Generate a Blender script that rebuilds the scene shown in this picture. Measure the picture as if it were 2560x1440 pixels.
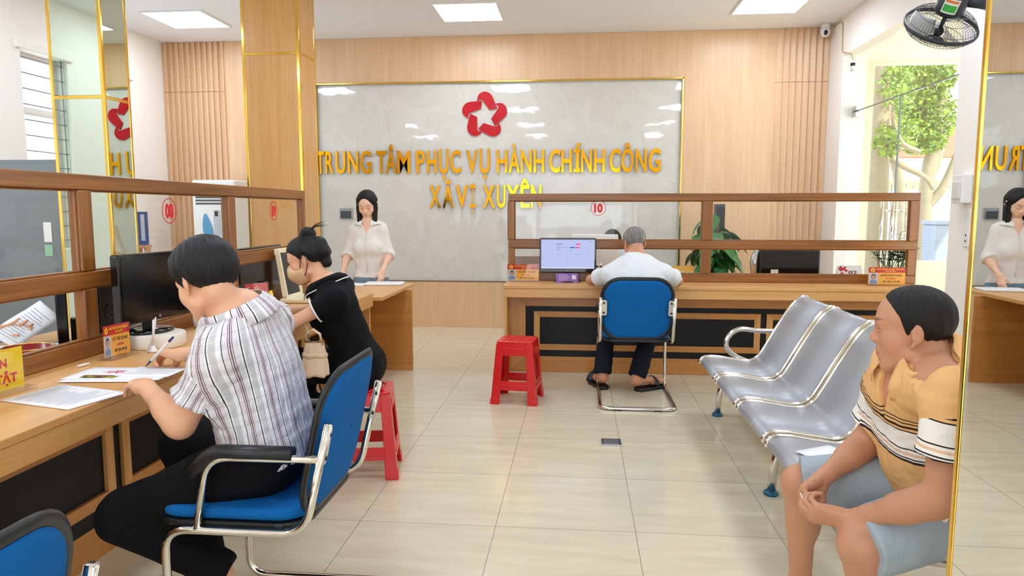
import bpy, bmesh, math, random
import numpy as np
from mathutils import Vector, Matrix, Euler

for o in list(bpy.data.objects): bpy.data.objects.remove(o)
SC = bpy.context.scene; COL = SC.collection
PI = math.pi
random.seed(7); RNG = np.random.default_rng(7)

# ---------------------------------------------------------------- camera, world, sun, exposure
CAM_H, CAM_F, YAW, PITCH = 1.3589, 1762.55, 0.0941177, 0.1086896
cam = bpy.data.cameras.new('camera'); cam_o = bpy.data.objects.new('camera', cam); COL.objects.link(cam_o)
cam.sensor_width = 36.0; cam.lens = CAM_F / 2560 * 36.0; cam.clip_start = 0.05; cam.clip_end = 200
cam_o.location = (0, 0, CAM_H); cam_o.rotation_euler = (PI / 2 - PITCH, 0, YAW)
SC.camera = cam_o
W = bpy.data.worlds.new('world'); SC.world = W; W.use_nodes = True
bg = W.node_tree.nodes['Background']; bg.inputs[0].default_value = (0.80, 0.90, 1.0, 1); bg.inputs[1].default_value = 2.6
sun = bpy.data.lights.new('sun', 'SUN'); sun.energy = 6.0; sun.angle = 0.02; sun.color = (1, .95, .85)
sun_o = bpy.data.objects.new('sun', sun); COL.objects.link(sun_o); sun_o.rotation_euler = (math.radians(28), math.radians(30), 0)
sun_o.location = (8, 4, 12)
LED = 13.0
SC.view_settings.view_transform = 'Standard'; SC.view_settings.look = 'None'
SC.view_settings.exposure = 0.53; SC.view_settings.gamma = 1.0; SC.view_settings.use_curve_mapping = False
try:
    SC.cycles.max_bounces = 10; SC.cycles.diffuse_bounces = 5; SC.cycles.glossy_bounces = 5; SC.cycles.transparent_max_bounces = 16
    SC.cycles.transmission_bounces = 4; SC.cycles.sample_clamp_indirect = 6.0; SC.cycles.caustics_reflective = False; SC.cycles.caustics_refractive = False
    SC.cycles.use_denoising = True; SC.cycles.use_adaptive_sampling = True; SC.cycles.adaptive_threshold = 0.015
except Exception: pass

# ---------------------------------------------------------------- small maths
def lin(c):
    r = []
    for v in c[:3]:
        v = v / 255.0
        r.append(v / 12.92 if v <= .04045 else ((v + .055) / 1.055) ** 2.4)
    return (r[0], r[1], r[2], 1.0)
_cr = Vector((math.cos(YAW), math.sin(YAW), 0)); _cf = Vector((-math.sin(YAW) * math.cos(PITCH), math.cos(YAW) * math.cos(PITCH), -math.sin(PITCH))); _cu = _cr.cross(_cf)
def ray(x, y): return _cf + _cr * ((x - 1280) / CAM_F) + _cu * ((720 - y) / CAM_F)
def PY(x, y, Y): d = ray(x, y); return Vector((0, 0, CAM_H)) + d * (Y / d.y)      # where a sight line meets depth Y
def PX(x, y, X): d = ray(x, y); return Vector((0, 0, CAM_H)) + d * (X / d.x)
def PZ(x, y, z): d = ray(x, y); return Vector((0, 0, CAM_H)) + d * ((z - CAM_H) / d.z)

# ---------------------------------------------------------------- materials
MATS = {}
def nodes(name):
    m = bpy.data.materials.new(name); m.use_nodes = True
    nt = m.node_tree; b = nt.nodes['Principled BSDF']
    MATS[name] = m
    return m, nt, b
def N(nt, t, **kw):
    n = nt.nodes.new(t)
    for k, v in kw.items():
        if k.startswith('i_'):
            k = k[2:]; k = int(k) if k.isdigit() else k
            n.inputs[k].default_value = v
        else: setattr(n, k, v)
    return n
def L(nt, a, b): nt.links.new(a, b)
def add_wrinkle(nt, b, k):
    tc = N(nt, 'ShaderNodeTexCoord'); mp = N(nt, 'ShaderNodeMapping'); mp.inputs['Scale'].default_value = (1, 1, .55); mp.inputs['Rotation'].default_value = (.4, .2, .3); L(nt, tc.outputs['Object'], mp.inputs['Vector'])
    n1 = N(nt, 'ShaderNodeTexNoise', i_Scale=17.0, i_Detail=5.0, i_Roughness=.55, i_Distortion=1.4); L(nt, mp.outputs[0], n1.inputs['Vector'])
    bp = N(nt, 'ShaderNodeBump', i_Strength=k, i_Distance=.02); L(nt, n1.outputs['Fac'], bp.inputs['Height']); L(nt, bp.outputs[0], b.inputs['Normal'])
def mat(name, rgb, rough=.5, metal=0.0, spec=.5, coat=0.0, bump=None, vary=0.0, sheen=0.0, emit=0.0, sub=0.0, wrinkle=0.0):
    if name in MATS: return MATS[name]
    m, nt, b = nodes(name)
    c = lin(rgb); b.inputs['Base Color'].default_value = c
    b.inputs['Roughness'].default_value = rough; b.inputs['Metallic'].default_value = metal
    b.inputs['Specular IOR Level'].default_value = spec; b.inputs['Coat Weight'].default_value = coat
    b.inputs['Coat Roughness'].default_value = .1
    if sheen: b.inputs['Sheen Weight'].default_value = sheen
    if emit:
        b.inputs['Emission Color'].default_value = c; b.inputs['Emission Strength'].default_value = emit
    if sub:
        b.inputs['Subsurface Weight'].default_value = sub; b.inputs['Subsurface Radius'].default_value = (.012, .005, .003); b.inputs['Subsurface Scale'].default_value = .6
    if wrinkle: add_wrinkle(nt, b, wrinkle)
    if bump or vary:
        tc = N(nt, 'ShaderNodeTexCoord')
        if bump:
            t = N(nt, 'ShaderNodeTexNoise', i_Scale=bump[0], i_Detail=4.0)
            L(nt, tc.outputs['Object'], t.inputs['Vector'])
            bp = N(nt, 'ShaderNodeBump', i_Strength=bump[1], i_Distance=.004)
            L(nt, t.outputs['Fac'], bp.inputs['Height']); L(nt, bp.outputs['Normal'], b.inputs['Normal'])
        if vary:
            t2 = N(nt, 'ShaderNodeTexNoise', i_Scale=6.0, i_Detail=5.0); L(nt, tc.outputs['Object'], t2.inputs['Vector'])
            mx = N(nt, 'ShaderNodeMix', data_type='RGBA'); mx.inputs[6].default_value = tuple(v * (1 - vary) for v in c[:3]) + (1,); mx.inputs[7].default_value = tuple(min(1, v * (1 + vary)) for v in c[:3]) + (1,)
            L(nt, t2.outputs['Fac'], mx.inputs[0]); L(nt, mx.outputs[2], b.inputs['Base Color'])
    return m
def wood(name, a, bcol, axis='z', rough=.35, scale=1.0, coat=.15, grain=60):
    m, nt, b = nodes(name)
    g = N(nt, 'ShaderNodeNewGeometry'); mp = N(nt, 'ShaderNodeMapping')
    s = {'x': (1.2, grain, grain), 'y': (grain, 1.2, grain), 'z': (grain, grain, 1.2)}[axis]
    mp.inputs['Scale'].default_value = tuple(v * scale for v in s)
    L(nt, g.outputs['Position'], mp.inputs['Vector'])
    n1 = N(nt, 'ShaderNodeTexNoise', i_Scale=1.0, i_Detail=5.0, i_Roughness=.6); L(nt, mp.outputs[0], n1.inputs['Vector'])
    mp2 = N(nt, 'ShaderNodeMapping'); mp2.inputs['Scale'].default_value = tuple(v * scale * (.22 if v > 2 else .8) for v in s)
    L(nt, g.outputs['Position'], mp2.inputs['Vector'])
    n2 = N(nt, 'ShaderNodeTexNoise', i_Scale=1.0, i_Detail=3.0, i_Distortion=.8); L(nt, mp2.outputs[0], n2.inputs['Vector'])
    mixf = N(nt, 'ShaderNodeMath', operation='ADD'); h1 = N(nt, 'ShaderNodeMath', operation='MULTIPLY'); h1.inputs[1].default_value = .55
    h2 = N(nt, 'ShaderNodeMath', operation='MULTIPLY'); h2.inputs[1].default_value = .45
    L(nt, n1.outputs['Fac'], h1.inputs[0]); L(nt, n2.outputs['Fac'], h2.inputs[0]); L(nt, h1.outputs[0], mixf.inputs[0]); L(nt, h2.outputs[0], mixf.inputs[1])
    r = N(nt, 'ShaderNodeValToRGB'); r.color_ramp.elements[0].position = .33; r.color_ramp.elements[1].position = .66
    r.color_ramp.elements[0].color = lin(bcol); r.color_ramp.elements[1].color = lin(a)
    L(nt, mixf.outputs[0], r.inputs[0]); L(nt, r.outputs[0], b.inputs['Base Color'])
    b.inputs['Roughness'].default_value = rough; b.inputs['Coat Weight'].default_value = coat; b.inputs['Coat Roughness'].default_value = .2
    bp = N(nt, 'ShaderNodeBump', i_Strength=.08, i_Distance=.002); L(nt, n1.outputs['Fac'], bp.inputs['Height']); L(nt, bp.outputs[0], b.inputs['Normal'])
    return m
def glass(name, tint=(1, 1, 1), refl=1.0):
    m, nt, b = nodes(name); nt.nodes.remove(b)
    out = nt.nodes['Material Output']
    t = N(nt, 'ShaderNodeBsdfTransparent'); t.inputs[0].default_value = tuple(tint) + (1,)
    g = N(nt, 'ShaderNodeBsdfGlossy', i_Roughness=.01); g.inputs[0].default_value = (1, 1, 1, 1)
    lw = N(nt, 'ShaderNodeLayerWeight', i_Blend=.5); pw = N(nt, 'ShaderNodeMath', operation='POWER'); pw.inputs[1].default_value = 5.0; L(nt, lw.outputs['Facing'], pw.inputs[0])
    k = N(nt, 'ShaderNodeMath', operation='MULTIPLY_ADD'); k.inputs[1].default_value = .9; k.inputs[2].default_value = .03 * refl; L(nt, pw.outputs[0], k.inputs[0])
    mx = N(nt, 'ShaderNodeMixShader'); L(nt, k.outputs[0], mx.inputs[0])
    L(nt, t.outputs[0], mx.inputs[1]); L(nt, g.outputs[0], mx.inputs[2]); L(nt, mx.outputs[0], out.inputs[0])
    return m
def emit(name, rgb, s):
    m, nt, b = nodes(name); nt.nodes.remove(b); e = N(nt, 'ShaderNodeEmission', i_Strength=s); e.inputs[0].default_value = lin(rgb)
    L(nt, e.outputs[0], nt.nodes['Material Output'].inputs[0]); return m

WOODW = wood('light_oak_wall', (230, 193, 154), (214, 172, 131), 'z', rough=.4, grain=45)
WOODC = wood('honey_wood_column', (226, 174, 108), (206, 150, 84), 'z', rough=.3, grain=70)
WOODX = wood('counter_wood_x', (228, 176, 112), (204, 146, 80), 'x', grain=50)
WOODY = wood('counter_wood_y', (228, 176, 112), (204, 146, 80), 'y', grain=50)
WOODZ = wood('counter_wood_z', (222, 168, 102), (198, 140, 74), 'z', grain=50)
WOODP = wood('counter_panel_wood', (206, 144, 74), (184, 122, 56), 'x', grain=50)
WOODPY = wood('counter_panel_wood_y', (206, 144, 74), (184, 122, 56), 'y', grain=50)
FRX = wood('brown_frame_x', (166, 104, 42), (104, 60, 20), 'x', rough=.32, grain=90)
FRY = wood('brown_frame_y', (166, 104, 42), (104, 60, 20), 'y', rough=.32, grain=90)
FRZ = wood('brown_frame_z', (166, 104, 42), (104, 60, 20), 'z', rough=.32, grain=90)
BLACKP = mat('black_laminate', (11, 12, 15), .45, spec=.3)
PAINT = mat('cream_paint', (246, 241, 234), .7, vary=.015)
CEIL = mat('ceiling_paint', (240, 241, 246), .8)
GOLD = mat('polished_gold', (240, 196, 92), .12, 1.0)
LETTER = mat('gold_mirror_letter', (240, 172, 30), .1, 1.0, bump=(9, .12))
CHROME = mat('chrome', (226, 222, 214), .1, 1.0)
STEEL = mat('brushed_steel', (200, 200, 200), .3, 1.0)
BLKPL = mat('black_plastic', (20, 21, 23), .4)
BLKGL = mat('glossy_black', (10, 10, 12), .12, spec=.6)
SCREEN = mat('dark_screen', (12, 13, 15), .18)
BLUEF = mat('blue_fabric', (12, 98, 168), .9, bump=(420, .25), vary=.06, spec=.2)
REDP = mat('red_plastic', (212, 6, 12), .3, coat=.2)
WHITEP = mat('white_plastic', (236, 234, 230), .4)
CREAMP = mat('cream_plastic', (238, 226, 190), .45)
GREYM = mat('grey_metal', (128, 132, 134), .45, .3)
PAPER = mat('paper', (244, 244, 246), .7)
INK = mat('ink', (150, 152, 160), .7)
ACRYL = glass('acrylic', (.95, .95, .94), 1.6)
GLASS = glass('clear_glass', (.985, .99, .985), 1.0)
GLASSD = glass('door_glass', (.97, .985, .975), 1.5)
MIRR = mat('clear_mirror', (236, 238, 236), .0, 1.0)
MIRG = mat('tinted_mirror', (214, 226, 212), .01, 1.0)
REDS = mat('red_sign', (208, 30, 44), .5)
REDN = mat('red_number', (222, 24, 34), .5)
YELS = mat('yellow_sign', (255, 214, 20), .5)
ORAS = mat('orange_card', (250, 176, 60), .5)

def marble():
    m, nt, b = nodes('beige_marble')
    g = N(nt, 'ShaderNodeNewGeometry')
    n = N(nt, 'ShaderNodeTexNoise', i_Scale=2.2, i_Detail=9.0, i_Roughness=.62, i_Distortion=1.6); L(nt, g.outputs['Position'], n.inputs['Vector'])
    r = N(nt, 'ShaderNodeValToRGB'); e = r.color_ramp.elements
    e[0].position = .30; e[0].color = lin((211, 206, 197)); e[1].position = .62; e[1].color = lin((217, 212, 203))
    x = e.new(.485); x.color = lin((214, 209, 200)); x = e.new(.5); x.color = lin((207, 201, 190)); x = e.new(.515); x.color = lin((215, 210, 201))
    L(nt, n.outputs['Fac'], r.inputs[0]); L(nt, r.outputs[0], b.inputs['Base Color']); b.inputs['Roughness'].default_value = .03
    n2 = N(nt, 'ShaderNodeTexNoise', i_Scale=7.0, i_Detail=1.0); L(nt, g.outputs['Position'], n2.inputs['Vector'])
    bp = N(nt, 'ShaderNodeBump', i_Strength=.03, i_Distance=.02); L(nt, n2.outputs['Fac'], bp.inputs['Height']); L(nt, bp.outputs[0], b.inputs['Normal'])
    return m
MARBLE = marble()
def tiles():
    m, nt, b = nodes('cream_floor_tile')
    g = N(nt, 'ShaderNodeNewGeometry'); sx = N(nt, 'ShaderNodeSeparateXYZ'); L(nt, g.outputs['Position'], sx.inputs[0])
    dist = []; ids = []
    for k, o in ((0, -.3461), (1, 2.9072)):
        a = N(nt, 'ShaderNodeMath', operation='SUBTRACT'); a.inputs[1].default_value = o; L(nt, sx.outputs[k], a.inputs[0])
        p = N(nt, 'ShaderNodeMath', operation='PINGPONG'); p.inputs[1].default_value = .3; L(nt, a.outputs[0], p.inputs[0]); dist.append(p)
        d = N(nt, 'ShaderNodeMath', operation='DIVIDE'); d.inputs[1].default_value = .6; L(nt, a.outputs[0], d.inputs[0])
        f = N(nt, 'ShaderNodeMath', operation='FLOOR'); L(nt, d.outputs[0], f.inputs[0]); ids.append(f)
    mn = N(nt, 'ShaderNodeMath', operation='MINIMUM'); L(nt, dist[0].outputs[0], mn.inputs[0]); L(nt, dist[1].outputs[0], mn.inputs[1])
    lt = N(nt, 'ShaderNodeMath', operation='LESS_THAN'); lt.inputs[1].default_value = .0016; L(nt, mn.outputs[0], lt.inputs[0])
    cb = N(nt, 'ShaderNodeCombineXYZ'); L(nt, ids[0].outputs[0], cb.inputs[0]); L(nt, ids[1].outputs[0], cb.inputs[1])
    wn = N(nt, 'ShaderNodeTexWhiteNoise', noise_dimensions='2D'); L(nt, cb.outputs[0], wn.inputs['Vector'])
    mp = N(nt, 'ShaderNodeMapping'); mp.inputs['Scale'].default_value = (1.6, 9, 1); L(nt, g.outputs['Position'], mp.inputs['Vector'])
    ad = N(nt, 'ShaderNodeVectorMath', operation='ADD'); L(nt, mp.outputs[0], ad.inputs[0]); sc = N(nt, 'ShaderNodeVectorMath', operation='SCALE'); sc.inputs['Scale'].default_value = 20; L(nt, wn.outputs['Color'], sc.inputs[0]); L(nt, sc.outputs[0], ad.inputs[1])
    n = N(nt, 'ShaderNodeTexNoise', i_Scale=1.6, i_Detail=6.0, i_Distortion=.6); L(nt, ad.outputs[0], n.inputs['Vector'])
    r = N(nt, 'ShaderNodeValToRGB'); e = r.color_ramp.elements; e[0].position = .3; e[0].color = lin((214, 201, 172)); e[1].position = .7; e[1].color = lin((227, 215, 187))
    L(nt, n.outputs['Fac'], r.inputs[0])
    mx = N(nt, 'ShaderNodeMix', data_type='RGBA'); L(nt, lt.outputs[0], mx.inputs[0]); L(nt, r.outputs[0], mx.inputs[6]); mx.inputs[7].default_value = lin((150, 138, 116))
    L(nt, mx.outputs[2], b.inputs['Base Color']); b.inputs['Roughness'].default_value = .16; b.inputs['Specular IOR Level'].default_value = .5
    return m
TILE = tiles()

# ---------------------------------------------------------------- mesh builder
class MB:
    def __init__(s): s.v = []; s.f = []; s.m = []; s.k = 0; s.sm = []
    def add(s, vs, fs, smooth=False):
        o = len(s.v); s.v += [tuple(v) for v in vs]
        for f in fs: s.f.append(tuple(i + o for i in f)); s.m.append(s.k); s.sm.append(smooth)
        return s
    def box(s, lo, hi, M=None):
        (a, b, c), (d, e, f) = lo, hi
        vs = [Vector(p) for p in ((a, b, c), (d, b, c), (d, e, c), (a, e, c), (a, b, f), (d, b, f), (d, e, f), (a, e, f))]
        if M: vs = [M @ v for v in vs]
        return s.add(vs, [(3, 2, 1, 0), (4, 5, 6, 7), (0, 1, 5, 4), (1, 2, 6, 5), (2, 3, 7, 6), (3, 0, 4, 7)])
    def cbox(s, c, sz, M=None):
        return s.box([c[i] - sz[i] / 2 for i in range(3)], [c[i] + sz[i] / 2 for i in range(3)], M)
    def prism(s, poly, z0, z1, M=None):
        n = len(poly); vs = [Vector((p[0], p[1], z0)) for p in poly] + [Vector((p[0], p[1], z1)) for p in poly]
        if M: vs = [M @ v for v in vs]
        return s.add(vs, [tuple(range(n - 1, -1, -1)), tuple(range(n, 2 * n))] + [(i, (i + 1) % n, n + (i + 1) % n, n + i) for i in range(n)])
    def tube(s, pts, r, n=10, closed=False, caps=True, r2=None):
        pts = [Vector(p) for p in pts]; k = len(pts); rs = r if isinstance(r, (list, tuple)) else [r] * k
        up = None; rings = []
        for i, p in enumerate(pts):
            if closed: t = (pts[(i + 1) % k] - pts[i - 1])
            else: t = pts[min(i + 1, k - 1)] - pts[max(i - 1, 0)]
            t = t.normalized() if t.length > 1e-9 else Vector((0, 0, 1))
            if up is None:
                up = Vector((0, 0, 1)) if abs(t.z) < .9 else Vector((1, 0, 0))
            a = t.cross(up)
            if a.length < 1e-6: a = t.cross(Vector((1, 0, 0)))
            a.normalize(); b = a.cross(t).normalized(); up = b
            q = rs[i]; q2 = (r2 if r2 else q)
            rings.append([p + a * (math.cos(2 * PI * j / n) * q) + b * (math.sin(2 * PI * j / n) * q2) for j in range(n)])
        vs = [v for R in rings for v in R]; fs = []
        for i in range(k if closed else k - 1):
            i2 = (i + 1) % k
            for j in range(n): fs.append((i * n + j, i * n + (j + 1) % n, i2 * n + (j + 1) % n, i2 * n + j))
        if caps and not closed: fs += [tuple(range(n - 1, -1, -1)), tuple((k - 1) * n + j for j in range(n))]
        return s.add(vs, fs, True)
    def cyl(s, a, b, r, r1=None, n=20): return s.tube([a, b], [r, r if r1 is None else r1], n)
    def lathe(s, prof, c=(0, 0, 0), n=28, M=None):
        c = Vector(c); vs = []; fs = []; k = len(prof)
        for (r, z) in prof:
            for j in range(n):
                v = Vector((r * math.cos(2 * PI * j / n), r * math.sin(2 * PI * j / n), z))
                vs.append(c + (M @ v if M else v))
        for i in range(k - 1):
            for j in range(n): fs.append((i * n + j, i * n + (j + 1) % n, (i + 1) * n + (j + 1) % n, (i + 1) * n + j))
        if prof[0][0] > 1e-5: fs.append(tuple(range(n - 1, -1, -1)))
        if prof[-1][0] > 1e-5: fs.append(tuple((k - 1) * n + j for j in range(n)))
        return s.add(vs, fs, True)
    def ball(s, c, r, n=16, M=None):
        sc = r if isinstance(r, (list, tuple)) else (r, r, r); c = Vector(c); m = max(6, n // 2); vs = []; fs = []
        for i in range(m + 1):
            for j in range(n):
                a = PI * i / m; v = Vector((sc[0] * math.sin(a) * math.cos(2 * PI * j / n), sc[1] * math.sin(a) * math.sin(2 * PI * j / n), -sc[2] * math.cos(a)))
                vs.append(c + (M @ v if M else v))
        for i in range(m):
            for j in range(n): fs.append((i * n + j, i * n + (j + 1) % n, (i + 1) * n + (j + 1) % n, (i + 1) * n + j))
        return s.add(vs, fs, True)
    def quad(s, *p): return s.add(p, [tuple(range(len(p)))])
    def grid(s, fn, nu, nv, smooth=True, thick=None):
        vs = [fn(i / nu, j / nv) for i in range(nu + 1) for j in range(nv + 1)]
        fs = [(i * (nv + 1) + j, (i + 1) * (nv + 1) + j, (i + 1) * (nv + 1) + j + 1, i * (nv + 1) + j + 1) for i in range(nu) for j in range(nv)]
        return s.add(vs, fs, smooth)
    def build(s, name, mats, parent=None, bevel=0, solid=0, subsurf=0, world=True, segs=2):
        me = bpy.data.meshes.new(name); me.from_pydata(s.v, [], s.f); me.update()
        mats = mats if isinstance(mats, (list, tuple)) else [mats]
        for m in mats: me.materials.append(m)
        me.polygons.foreach_set('material_index', s.m); me.polygons.foreach_set('use_smooth', s.sm)
        bm = bmesh.new(); bm.from_mesh(me)
        if len(s.v) < 60000: bmesh.ops.remove_doubles(bm, verts=bm.verts, dist=1e-6)
        bmesh.ops.recalc_face_normals(bm, faces=bm.faces); bm.to_mesh(me); bm.free()
        o = bpy.data.objects.new(name, me); COL.objects.link(o)
        if parent: attach(o, parent, world)
        if solid:
            md = o.modifiers.new('solid', 'SOLIDIFY'); md.thickness = solid; md.offset = 0
        if bevel:
            md = o.modifiers.new('bevel', 'BEVEL'); md.width = bevel; md.segments = segs; md.limit_method = 'ANGLE'; md.angle_limit = .7
            md.harden_normals = False
        if subsurf:
            md = o.modifiers.new('sub', 'SUBSURF'); md.levels = subsurf; md.render_levels = subsurf
        return o
def wmat(o):
    M = Matrix.LocRotScale(o.location, o.rotation_euler, o.scale)
    return wmat(o.parent) @ M if o.parent else M
def attach(o, parent, world=True):
    o.parent = parent
    if world:
        inv = wmat(parent).inverted(); M = inv @ Matrix.LocRotScale(o.location, o.rotation_euler, o.scale)
        o.location, q, o.scale = M.decompose(); o.rotation_euler = q.to_euler()
def tag(o, label=None, cat=None, group=None, kind=None):
    for k, v in (('label', label), ('category', cat), ('group', group), ('kind', kind)):
        if v: o[k] = v
    return o
def thing(name, label, cat, loc=(0, 0, 0), rz=0, group=None):
    o = bpy.data.objects.new(name, None); COL.objects.link(o); o.location = loc; o.rotation_euler = (0, 0, rz); o.empty_display_size = .1
    return tag(o, label, cat, group)
def struct(o, label=None): return tag(o, label, None, None, 'structure')
def copy_tree(o, parent=None):
    c = o.copy(); COL.objects.link(c)
    if parent: c.parent = parent
    for ch in [x for x in bpy.data.objects if x.parent == o]: copy_tree(ch, c)
    return c
def fillet(pts, r, n=6):
    pts = [Vector(p) for p in pts]; out = [pts[0]]
    for i in range(1, len(pts) - 1):
        p, a, b = pts[i], pts[i - 1], pts[i + 1]; rr = min(r, (a - p).length * .49, (b - p).length * .49)
        s, e = p + (a - p).normalized() * rr, p + (b - p).normalized() * rr
        for k in range(n + 1):
            t = k / n; out.append(s * (1 - t) ** 2 + p * 2 * t * (1 - t) + e * t * t)
    out.append(pts[-1]); return out
def rrect(w, h, r, n=5, cx=0, cy=0):
    out = []
    for (sx, sy, a0) in ((1, 1, 0), (-1, 1, PI / 2), (-1, -1, PI), (1, -1, 1.5 * PI)):
        for k in range(n + 1):
            a = a0 + PI / 2 * k / n; out.append((cx + sx * (w / 2 - r) + r * math.cos(a), cy + sy * (h / 2 - r) + r * math.sin(a)))
    return out

# ---------------------------------------------------------------- lettering
_TX = {}
def text_geo(s, bold=.02):
    if (s, bold) in _TX: return _TX[(s, bold)]
    c = bpy.data.curves.new('lettering', 'FONT'); c.body = s; c.size = 1.0; c.offset = bold; c.resolution_u = 3; c.fill_mode = 'BOTH'; c.extrude = .5
    o = bpy.data.objects.new('lettering', c); COL.objects.link(o)
    bpy.context.view_layer.update()
    me = bpy.data.meshes.new_from_object(o.evaluated_get(bpy.context.evaluated_depsgraph_get()))
    vs = [tuple(v.co) for v in me.vertices]; fs = [tuple(p.vertices) for p in me.polygons]
    bpy.data.objects.remove(o); bpy.data.curves.remove(c); bpy.data.meshes.remove(me)
    _TX[(s, bold)] = (vs, fs); return vs, fs
def put_text(mb, s, org, ux, uy, x0, x1, y0, y1, depth=.001, bold=.02, fitcap=True):
    """lettering fitted into x0..x1, baseline y0, cap height y1-y0, on the plane org + ux*x + uy*y; depth out along ux x uy"""
    vs, fs = text_geo(s, bold)
    if not vs: return
    xs = [v[0] for v in vs]; a, b = min(xs), max(xs); cap = .70
    org, ux, uy = Vector(org), Vector(ux).normalized(), Vector(uy).normalized(); n = ux.cross(uy)
    sx = (x1 - x0) / max(b - a, 1e-6); sy = (y1 - y0) / cap
    mb.add([org + ux * (x0 + (v[0] - a) * sx) + uy * (y0 + v[1] * sy) + n * ((v[2] + .5) * depth) for v in vs], fs)
# ================================================================= the room
XL, XR, YB, YF, ZC, ZT = -4.89, 2.66, 8.11, -4.2, 3.315, .76
b = MB(); b.box((XL - .25, YF - .2, -.2), (XR + .25, YB + .25, 0)); struct(b.build('floor', TILE))
b = MB(); b.box((XL - .25, YF - .2, ZC), (XR + .25, YB + .25, ZC + .2)); struct(b.build('ceiling', CEIL))
# back wall: oak cladding round a marble panel
PXL, PXR, PZB, PZT = -3.05, 1.135, .546, 2.82
b = MB(); b.box((XL - .25, YB + .03, 0), (XR + .25, YB + .25, ZC)); struct(b.build('wall_back', PAINT))
b = MB(); F0 = YB - .02
SLZ = 2.745
def slats(mb, x0, x1, n):
    w = (x1 - x0) / n
    for i in range(n):
        a = x0 + i * w
        for z0, z1 in ((0, SLZ), (SLZ + .004, ZC - .002)):
            mb.prism([(a, YB + .04), (a + w, YB + .04), (a + w, F0 - .022), (a + w * .82, F0 - .022), (a + .004, F0 + .004), (a, F0 + .004)], z0, z1)
slats(b, XL + .002, -4.13, 11); slats(b, 2.105, XR - .002, 8)
b.box((-4.13, F0, 0), (PXL, YB + .04, ZC - .002)); b.box((PXR, F0, 0), (2.105, YB + .04, ZC - .002))
b.box((PXL, F0, PZT), (PXR, YB + .04, ZC - .002)); b.box((PXL, F0, 0), (PXR, YB + .04, PZB))
tag(b.build('wall_back_cladding', WOODW), None, None, None, 'structure')
b = MB(); b.box((PXL, YB, PZB), (PXR, YB + .035, PZT)); struct(b.build('wall_back_marble', MARBLE))
b = MB(); t = .018
b.box((PXL, F0 - .012, PZT - t), (PXR, YB, PZT)); b.box((PXR - t, F0 - .012, PZB), (PXR, YB, PZT)); b.box((PXL, F0 - .012, PZB), (PXL + t, YB, PZT))
struct(b.build('trim_1', GOLD, bevel=.003))
b = MB(); b.box((PXL, F0 - .004, PZB - .006), (PXR, YB, PZB + .002)); struct(b.build('trim_2', mat('dark_joint', (92, 70, 48), .6)))
# left wall with three barred windows
WZ0, WZ1 = 1.0, 2.78
wins = [(-.6, .9), (2.72, 4.22), (5.93, 7.43)]
b = MB(); x0, x1 = XL - .22, XL
b.box((x0, YF, 0), (x1, YB + .03, WZ0)); b.box((x0, YF, WZ1), (x1, YB + .03, ZC))
ys = [YF] + [v for w in wins for v in w] + [YB + .03]
for i in range(0, len(ys), 2): b.box((x0, ys[i], WZ0), (x1, ys[i + 1], WZ1))
struct(b.build('wall_left', PAINT))
SASH = mat('white_sash', (238, 234, 226), .4); BARM = mat('window_bar', (150, 152, 156), .5, .2)
for k, (ya, yb) in enumerate(wins):
    root = bpy.data.objects.new('window_%d' % (k + 1), None); COL.objects.link(root); root.location = (XL - .1, (ya + yb) / 2, WZ0); struct(root)
    b = MB(); xa, xb = XL - .17, XL - .12; w = .05
    b.box((xa, ya, WZ0), (xb, ya + w, WZ1)); b.box((xa, yb - w, WZ0), (xb, yb, WZ1)); b.box((xa, ya + w, WZ1 - w), (xb, yb - w, WZ1)); b.box((xa, ya + w, WZ0), (xb, yb - w, WZ0 + w))
    m = (ya + yb) / 2; b.box((xa, m - .03, WZ0 + w), (xb, m + .03, WZ1 - .5)); b.box((xa, ya + w, WZ1 - .55), (xb, yb - w, WZ1 - .48))
    b.build('window_frame', SASH, root, bevel=.004)
    b = MB(); b.box((XL - .15, ya + w, WZ0 + w), (XL - .145, yb - w, WZ1 - w)); b.build('pane', GLASS, root)
    b = MB()
    for i in range(13): b.tube([(XL - .05, ya + .002, WZ0 + .08 + i * .137), (XL - .05, yb - .002, WZ0 + .08 + i * .137)], .006, 6)
    for yy in (ya + .02, m, yb - .02): b.tube([(XL - .05, yy, WZ0 + .002), (XL - .05, yy, WZ1 - .002)], .007, 6)
    b.build('grille', BARM, root)
    b = MB(); b.box((XL - .01, ya - .06, WZ1 - .002), (XL + .03, yb + .06, WZ1 + .07)); b.build('window_trim', PAINT, root, bevel=.006)
# right wall, glass door opening from YD0 to YD1
YD0, YD1, ZD = 5.38, 7.66, 2.93
b = MB(); x0, x1 = XR, XR + .22
b.box((x0, YD1, 0), (x1, YB + .03, ZC)); b.box((x0, YF, 0), (x1, YD0, ZC)); b.box((x0, YD0, ZD), (x1, YD1, ZC))
struct(b.build('wall_right', PAINT))
# wall behind the camera, with an unseen opening added to let daylight in
b = MB(); b.box((XL - .22, YF - .15, 0), (-2.2, YF, ZC)); b.box((1.2, YF - .15, 0), (XR + .22, YF, ZC)); b.box((-2.2, YF - .15, 2.5), (1.2, YF, ZC))
struct(b.build('wall_front', PAINT))
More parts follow.
